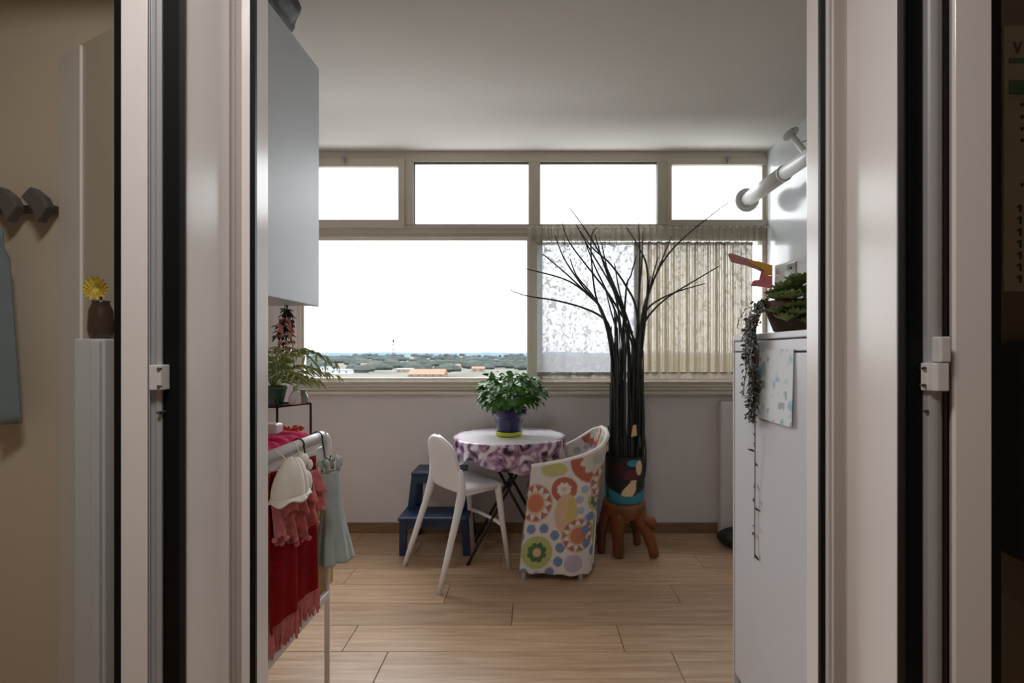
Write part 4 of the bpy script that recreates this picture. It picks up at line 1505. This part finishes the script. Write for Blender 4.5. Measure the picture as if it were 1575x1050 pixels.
pbird = thing('paper_cutout', 'pink and orange paper cut-out on the window at the far right', 'cutout', (X(1160, oy), oy, Z(420, oy)))
sp = [(1120, 391), (1124, 389), (1145, 396), (1165, 402), (1188, 408), (1188, 424), (1170, 417), (1148, 408), (1125, 403)]
obj('wing', MB().slab(P2(sp, oy), (0, .006, 0)), mat('dusty_pink_card', srgb(214, 150, 146), .7), pbird, label='dusty pink wing')
obj('hanging_thread', MB().tube([(X(1160, oy), oy + .003, Z(402, oy)), (X(1160, oy), KYc - .004, Z(349.5, KYc))], .0008, 4), M['cream'], pbird)
obj('stripe', MB().slab(P2([(1148, 399), (1168, 402), (1188, 408), (1188, 422), (1178, 425), (1176, 415), (1160, 407)], oy - .006), (0, .005, 0)), mat('orange_card', srgb(240, 176, 70), .7), pbird, label='orange stripe')
obj('tail', MB().slab(P2([(1155, 440), (1159, 431), (1168, 430), (1171, 416), (1180, 424), (1188, 424), (1188, 444), (1172, 441)], oy + .002), (0, .006, 0)), mat('rose_card', srgb(226, 130, 140), .7), pbird, label='rose tail')

# =================================================================== RIGHT CUPBOARD
ux, uy0, uy1, uz = 0.75, 1.30, 1.85, 1.333
cu = thing('white_cupboard', 'tall white cupboard at the right with a drawing on its door', 'cupboard', (1.0, 1.58, 0))
obj('body', MB().box(ux + .022, 1.30, uy0, uy1, 0.0, uz - .02), M['cab_white'], cu, bevel=0.002)
obj('top_board', MB().box(ux - .002, 1.31, uy0 - .005, uy1 + .005, uz - .02, uz), M['cab_white'], cu, bevel=0.003)
obj('drawer_front', MB().box(ux, ux + .02, uy0 + .03, uy1 - .012, uz - .0585, uz - .024), M['cab_white'], cu, bevel=0.003)
obj('door', MB().box(ux, ux + .02, uy0 + .03, uy1 - .012, 0.08, uz - .063), M['cab_white'], cu, bevel=0.003)
obj('edge_strip', MB().box(ux - .003, ux + .02, uy1 - .010, uy1, 0.0, uz - .021), M['cab_white'], cu, bevel=0.002)
obj('edge_strip', MB().box(ux - .003, ux + .02, uy0, uy0 + .0285, 0.0, uz - .021), M['cab_white'], cu, bevel=0.002)

# drawing
dm = MB()
dcol = []
rnd = random.Random(2)


def drawf(u, v): return (ux - .004 - .006 * (1 - v) * u, 1.685 - 0.27 * u, 1.055 + 0.225 * v)


dm.grid(drawf, 60, 50)
for j in range(51):
    for i in range(61):
        u, v = i / 60, j / 50
        q = mnoise.noise(Vector((u * 4.5, v * 4, 3.1))) + 0.5 * mnoise.noise(Vector((u * 11, v * 10, 1)))
        c = srgb(222, 226, 228)
        if q > 0.34:
            c = srgb(150, 192, 206)
        elif q > 0.2:
            c = srgb(196, 212, 220)
        elif q < -0.4:
            c = srgb(168, 174, 182)
        dcol.append(c)
tag(obj('drawing', dm, M['printpaper'], loc=(ux - .004, 1.55, 1.06), solid=0.001, colors=dcol), 'pale blue and grey drawing taped to the white cupboard door', 'drawing')

# bowl pot with succulents and trailing vine
vc = Vector((0.853, 1.62, uz))
vp = thing('trailing_plant', 'brown clay bowl with green succulents and a long trailing vine on the white cupboard', 'plant', tuple(vc))
vpot = obj('pot', MB().lathe([(0.045, 0), (0.060, 0.008), (0.084, 0.075), (0.091, 0.104), (0.086, 0.106), (0.080, 0.09)], vc, 36), M['terracotta'], vp, smooth=True)
obj('soil', MB().lathe([(0.078, 0.085), (0.079, 0.094), (0.03, 0.098)], vc, 24), M['soil'], vpot)
rnd = random.Random(14)


def rosette(mb, c, r, tilt):
    for ring_, (n_, l_, e_) in enumerate(((9, 1.0, 0.15), (8, 0.8, 0.6), (5, 0.55, 1.1))):
        for k in range(n_):
            a = 2 * pi * k / n_ + ring_ * .4
            d = Vector((cos(a) * cos(e_), sin(a) * cos(e_), sin(e_))) + tilt
            mb.leaf(c, d, tilt + Vector((0, 0, 1)), r * l_, r * .55, -0.1)


for (dx, dy, dz, r) in ((-.03, -.02, .13, .042), (.02, -.03, .12, .04), (-.055, -.05, .10, .036), (-.035, -.088, .05, .034), (-.06, -.075, .035, .034), (0.0, -.085, .025, .03), (.04, 0, .12, .04), (-.01, .02, .14, .04), (-.068, -.03, .105, .03), (-.02, -.095, .075, .03), (-.045, -.085, .10, .036), (.03, -.075, .105, .036), (-.075, -.05, .06, .03), (.02, -.095, .06, .032), (-.04, -.08, .07, .03), (-.01, -.05, .155, .038), (.03, .0, .16, .04), (-.05, .01, .12, .034)):
    m_ = MB()
    c = vc + Vector((dx, dy, dz))
    rosette(m_, c, r * 1.45, Vector((dx * 4, dy * 4, 0.3)))
    m_.tube([c + Vector((-dx * .4, -dy * .4, -.03 if dz > .09 else .03)), c], 0.003, 5)
    obj('rosette', m_, M['succulent'], vp, smooth=True)
for k in range(17):
    yv = 1.655 + rnd.uniform(-.045, .045)
    xv = ux - 0.014 - rnd.uniform(0, .018)
    L = rnd.uniform(0.10, 0.36)
    if k == 0:
        L, yv, xv = 0.80, 1.645, ux - 0.012
    if k in (1, 2):
        L = 0.34
    s0 = vc + Vector((-.05, .03 + rnd.uniform(-.02, .02), .098))
    s1 = Vector((vc.x - .092, yv, uz + .105 + rnd.uniform(-.01, .01)))
    s2 = Vector((xv + .008, yv, uz + .05))
    pts = [s0, s1, s2]
    nn = max(4, int(L / .03))
    for i in range(1, nn + 1):
        t = i / nn
        pts.append(Vector((xv + .004 * sin(t * 9 + k), yv + .010 * sin(t * (7 if k else 9) + k), uz + .05 - L * t)))
    sb = MB().tube(pts, [0.0016] * len(pts), 5)
    obj('vine_stem', sb, M['vine_stem'], vp)
    lb = MB()
    for p, q in zip(pts[1:], pts[2:]):
        for h_ in ((0.1, 0.45, 0.8) if k else (0.4,)):
            c = p.lerp(q, h_)
            if k == 0 and c.z < 1.05 and rnd.random() < 0.45:
                continue
            for sg in ((-1, 1) if k else (rnd.choice((-1, -1, 1)),)):
                a = rnd.uniform(-1.2, 1.2)
                lb.leaf(c + Vector((rnd.uniform(-.006, .004), rnd.uniform(-.008, .008), rnd.uniform(-.008, .008))) * (1 if k else .2), (rnd.uniform(-1, .1), sg * cos(a), rnd.uniform(-.9, .3)), (-1, rnd.uniform(-.6, .6), rnd.uniform(-.2, .9)), rnd.uniform(.010, .021) if k else rnd.uniform(.020, .028), rnd.uniform(.010, .016), .25)
    obj('vine_leaves', lb, M['vine'], vp, kind='stuff')
sb = MB().tube([vc + Vector((-.085, .05, .10)), vc + Vector((-.13, .06, .085)), vc + Vector((-.15, .07, .05)), vc + Vector((-.155, .07, .02))], 0.0013, 5)
for t in range(6):
    sb.leaf(vc + Vector((-.125 - .006 * t, .062, .088 - .013 * t)), (-1, rnd.uniform(-1, 1), -.5), (0, 0, 1), .014, .008)
obj('vine_stem', sb, M['vine'], vp)

# dark bag on the floor in the right corner
dbm = MB()
dbm.grid(lambda u, v: (1.32 + 0.10 * sin(pi * (v * .98 + .01)) ** .5 * cos(2 * pi * u), 3.26 + 0.13 * sin(pi * (v * .98 + .01)) ** .5 * sin(2 * pi * u), 0.10 * v * (1 + .15 * sin(4 * pi * u))), 24, 10)
tag(obj('dark_bag', dbm, M['doormat'], loc=(1.32, 3.26, 0), smooth=True), 'dark green-black bag on the floor in the right corner behind the cupboard', 'bag')

# =================================================================== BEHIND THE LEFT DOOR GLASS
pnA = Vector((X(95, 1.19), 1.19, 0))
pnB = Vector((X(176, 1.08), 1.08, 0))
nn_ = Vector((pnB.y - pnA.y, -(pnB.x - pnA.x), 0)).normalized() * 0.018
tp = thing('tall_panel', 'tall off-white panel standing ajar behind the left door glass', 'panel', tuple((pnA + pnB) / 2))
obj('board', MB().prism([(pnA.x, pnA.y), (pnB.x, pnB.y), (pnB.x - nn_.x, pnB.y - nn_.y), (pnA.x - nn_.x, pnA.y - nn_.y)], 0, 1.985), mat('off_white_board', srgb(206, 196, 178), .5, var=.03), tp, bevel=.002)
e1 = pnA.lerp(pnB, .42)
e2 = pnA.lerp(pnB, .5)
obj('edge_post', MB().prism([(pnA.x - nn_.x * -.3, pnA.y - nn_.y * -.3), (e1.x + nn_.x * .3, e1.y + nn_.y * .3), (e1.x, e1.y), (pnA.x, pnA.y)], 0, 1.98), M['pvc'], tp)
sc = thing('slim_cabinet', 'slim white cabinet behind the left door glass, topped by a yellow flower', 'cabinet', (-0.915, 1.03, 0))
obj('body', MB().box(X(137, 1.04), -.872, 1.005, 1.065, 0, Z(521, 1.02)), M['cab_white'], sc, bevel=.003)
obj('door', MB().box(X(141, 1.0), -.876, .996, 1.004, 0.04, Z(524, 1.0)), M['cab_white'], sc, bevel=.002)
vz_ = Z(521, 1.02)
fc = Vector((X(152, 1.03), 1.035, vz_))
fv = thing('flower_vase', 'dark brown vase with a yellow flower on the slim white cabinet', 'vase', tuple(fc))
obj('vase', MB().lathe([(0.018, 0), (0.022, .02), (.02, .06), (.014, .075), (.016, .08)], fc, 20), mat('dark_brown_glaze', srgb(70, 52, 42), .3), fv, smooth=True)
fm = MB()
for k in range(14):
    a = 2 * pi * k / 14
    fm.leaf(fc + Vector((0, -.005, .105)), (cos(a), -.4, sin(a) * .7), (0, -1, 0), .03, .016, .1)
obj('flower', fm, M['yellow'], fv, label='yellow petals')
obj('stem', MB().tube([fc + Vector((0, 0, .06)), fc + Vector((0, 0, .105))], .002, 6), M['stem'], fv)

cr = thing('coat_rack', 'coat rack with dark knobs on the beige wall behind the left door glass', 'rack', (-1.25, 1.2, Z(318, 1.2)))
ry = 1.205
obj('bar', MB().box(X(-120, ry), X(86, ry), ry - .006, ry + .015, Z(326, ry), Z(316, ry)), mat('dark_rack_wood', srgb(96, 78, 66), .5), cr, bevel=.002)
for px_ in (-75, -25, 24, 70):
    k_ = MB().slab([(X(px_ - 20, ry), ry - .03, Z(308, ry)), (X(px_ - 5, ry), ry - .03, Z(292, ry)), (X(px_ + 12, ry), ry - .03, Z(306, ry)), (X(px_ + 20, ry), ry - .03, Z(322, ry)), (X(px_ + 4, ry), ry - .03, Z(346, ry)), (X(px_ - 4, ry), ry - .03, Z(326, ry))], (0, .025, 0))
    obj('knob', k_, mat('dark_knob', srgb(92, 88, 88), .5) if px_ == -75 else bpy.data.materials['dark_knob'], cr, bevel=.004)
scf = MB().grid(lambda u, v: (X(-60 + 85 * u * (.75 + .25 * v), 1.165), 1.165 + .012 * sin(u * 14) * (1 if v > .1 else 0), Z(352 + 300 * v, 1.165)), 30, 20)
tag(obj('hanging_scarf', scf, M['cloud_blue'], loc=(X(-20, 1.165), 1.165, Z(352, 1.165)), smooth=True, solid=.004), 'blue-grey scarf hanging from the coat rack at the left edge', 'scarf')

# =================================================================== BEHIND THE RIGHT DOOR GLASS
qy = 1.115
cl = thing('wall_calendar', 'wall calendar with green bands behind the right door glass', 'calendar', (X(1585, qy), qy, Z(250, qy)))
obj('sheet', MB().box(X(1544, qy), X(1650, qy), qy - .001, qy + .004, Z(448, qy), Z(40, qy)), mat('calendar_paper', srgb(170, 156, 134), .8), cl)


def flat(mb, a, b, c, d): return mb.box(X(a, qy), X(b, qy), qy - .0025, qy - .001, Z(d, qy), Z(c, qy))


obj('green_band', flat(flat(MB(), 1551, 1646, 124, 146), 1551, 1646, 90, 98), M['green_ink'], cl, label='green printed bands')
ink = MB()
ink.slab([(X(a, qy), qy - .0025, Z(b, qy)) for a, b in ((1557, 65), (1560, 65), (1564, 77), (1568, 65), (1571, 65), (1565, 83), (1563, 83))], (0, .0015, 0))
for py_ in (321, 339, 357, 375, 393, 411, 429):
    flat(ink, 1567, 1570, py_ - 6, py_ + 6)
    ink.slab([(X(a, qy), qy - .0025, Z(b, qy)) for a, b in ((1567, py_ - 6), (1567, py_ - 2), (1563, py_ - 1), (1563, py_ - 3))], (0, .0015, 0))
for py_ in (159, 178, 196, 214, 282):
    flat(ink, 1569, 1573, py_, py_ + 5)
obj('lettering', ink, M['dark_ink'], cl)
bb = MB().box(X(1550, 1.06), 1.32, 1.01, 1.11, Z(862, 1.06), Z(522, 1.06))
tag(obj('black_case', bb, M['rubber'], loc=(1.15, 1.11, Z(692, 1.06)), bevel=.035, seg=5), 'black round-cornered case hanging below the calendar', 'case')

# =================================================================== LANDSCAPE OUTSIDE
GZ = -26.0
def gpt(px, py):
    """point on the plain seen at that pixel from the room"""
    d = F * (H - GZ) / (py - VY)
    return X(px, d), d


ground = obj('terrain', MB().box(-9000, 9000, 40, 16000, GZ - 2, GZ), mat('dry_plain', srgb(78, 77, 72), .95, spec=0, var=.3, scale=.012), kind='structure')
hl = MB()
for (d, hh, sd, nseg) in ((7800, 26, 1, 120), (5200, 14, 7, 120)):
    top, bot = [], []
    for i in range(nseg + 1):
        x = -7000 + 14000 * i / nseg
        top.append((x, d, GZ + hh * (1 + .8 * mnoise.noise(Vector((x * .0011, sd, 0))) + .3 * mnoise.noise(Vector((x * .006, sd, 2))))))
    b = len(hl.v)
    for t in top:
        hl.v.append(t)
        hl.v.append((t[0], d - 900, GZ))
        hl.v.append((t[0], d + 900, GZ))
    for i in range(nseg):
        k = b + i * 3
        hl.f += [(k + 1, k + 4, k + 3, k), (k, k + 3, k + 5, k + 2)]
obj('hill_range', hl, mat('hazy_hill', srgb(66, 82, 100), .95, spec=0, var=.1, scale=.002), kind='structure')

HOUSES = []


def house(px_, py_, wd, dp, hh, wallm, roofm, label, roof_h=2.5, group=None):
    x, d = gpt(px_, py_)
    HOUSES.append((x, d, wd, dp))
    o = thing('building', label, 'building', (x, d, GZ), group)
    wl_ = obj('walls', MB().box(x - wd / 2, x + wd / 2, d, d + dp, GZ, GZ + hh), wallm, o)
    if roof_h:
        z = GZ + hh
        rf = MB().add([(x - wd / 2 - .5, d - .5, z), (x + wd / 2 + .5, d - .5, z), (x + wd / 2 + .5, d + dp + .5, z), (x - wd / 2 - .5, d + dp + .5, z), (x - wd / 2, d + dp / 2, z + roof_h), (x + wd / 2, d + dp / 2, z + roof_h)],
                      [(3, 2, 1, 0), (0, 1, 5, 4), (2, 3, 4, 5), (1, 2, 5), (3, 0, 4)])
    else:
        rf = MB().box(x - wd / 2 - .3, x + wd / 2 + .3, d - .3, d + dp + .3, GZ + hh, GZ + hh + .6)
    obj('roof', rf, roofm, o)
    n_ = max(1, int(wd / 7))
    for i in range(n_):
        cx_ = x - wd / 2 + wd * (i + .5) / n_
        obj('window', MB().box(cx_ - 1, cx_ + 1, d - .12, d + .1, GZ + hh * .35, GZ + hh * .75), M['dark_ink'], wl_)
    return o


W_, Tt, Gy, Tn = mat('far_white_render', srgb(140, 142, 144), .8, spec=0), mat('far_tile_roof', srgb(104, 82, 70), .9, spec=0), mat('far_grey_sheet', srgb(104, 110, 116), .9, spec=0), mat('far_tan_render', srgb(104, 94, 82), .9, spec=0)
house(522, 575, 26, 14, 5.0, W_, Gy, 'long low white shed at the left of the plain outside', 1.2)
house(500, 571, 14, 12, 6.5, W_, Gy, 'white block behind the long white shed', 0)
house(655, 580, 40, 26, 3.2, Tn, Tt, 'wide terracotta-roofed house on the plain, left of the basil', 5.5)
house(622, 573, 22, 12, 4.5, Tn, Gy, 'tan house left of the terracotta-roofed house', 1.5)
house(772, 563, 16, 12, 7, W_, W_, 'bright white block above the basil, left of the window post', 0)
house(760, 557, 22, 15, 7, Gy, Gy, 'grey hall behind the bright white block', 1.5)
house(563, 566, 20, 14, 6, W_, Tt, 'white house with pale tiled roof left of the mast', 2.5)
house(700, 568, 16, 12, 6, W_, Tt, 'white tiled house between the terracotta house and the white block', 2.5)
house(735, 572, 18, 12, 5, Tn, Tt, 'tan tiled house close to the basil leaves', 2.5)
house(470, 560, 24, 14, 9, W_, Gy, 'tall pale block far left of the plain', 0)
house(868, 566, 22, 14, 7, W_, Tt, 'white house seen through the lace curtain', 2.5)
house(1070, 568, 22, 14, 7, W_, Gy, 'grey-roofed house seen through the gathered curtain', 1.5)
mx_, md = gpt(605, 560)
ms = thing('lattice_mast', 'tall lattice mast on the plain, above the middle of the left pane', 'mast', (mx_, md, GZ))
mh = H - GZ + (VY - 522) * md / F
mm = MB()
for a, b in ((-1, -1), (1, -1), (1, 1), (-1, 1)):
    mm.tube([(mx_ + a * 3.6, md + b * 3.6, GZ), (mx_ + a * 1.0, md + b * 1.0, GZ + mh)], .55, 5)
obj('frame', mm, M['mast'], ms)
br = MB()
for i in range(7):
    z0, z1 = GZ + mh * i / 7, GZ + mh * (i + 1) / 7
    w0, w1 = 3.6 - 2.6 * i / 7, 3.6 - 2.6 * (i + 1) / 7
    br.tube([(mx_ - w0, md - w0, z0), (mx_ + w1, md - w1, z1)], .35, 4).tube([(mx_ + w0, md - w0, z0), (mx_ - w1, md - w1, z1)], .35, 4)
obj('bracing', br, M['mast'], ms)
obj('antenna', MB().box(mx_ - 2.2, mx_ + 2.2, md - 1, md + 1, GZ + mh - 6, GZ + mh), M['mast'], ms)

rnd = random.Random(31)
tm = MB()
for k in range(1500):
    py_ = rnd.choice((rnd.uniform(546, 556), rnd.uniform(549, 565), rnd.uniform(556, 573)))
    px_ = rnd.uniform(380, 1210)
    if mnoise.noise(Vector((px_ * .02, py_ * .16, 5))) < -0.12:
        continue
    x, d = gpt(px_, py_)
    r = rnd.uniform(4, 8) * (1 + d / 4000)
    if any(abs(x - h[0]) < h[2] / 2 + 2.4 * r and -r - 3 - 90 * (h[2] > 30) < d - h[1] < h[3] + r + 3 for h in HOUSES):
        continue
    tm.ball((x, d, GZ + r * .5), r, 6, (rnd.uniform(1.0, 2.2), 1, rnd.uniform(.7, 1.0)))
tb_ = obj('tree_belt', tm, mat('grey_green_tree', srgb(52, 57, 55), .95, spec=0, var=.25, scale=.05), kind='stuff')
tag(tb_, 'belt of grey-green trees across the plain outside the window', 'trees')
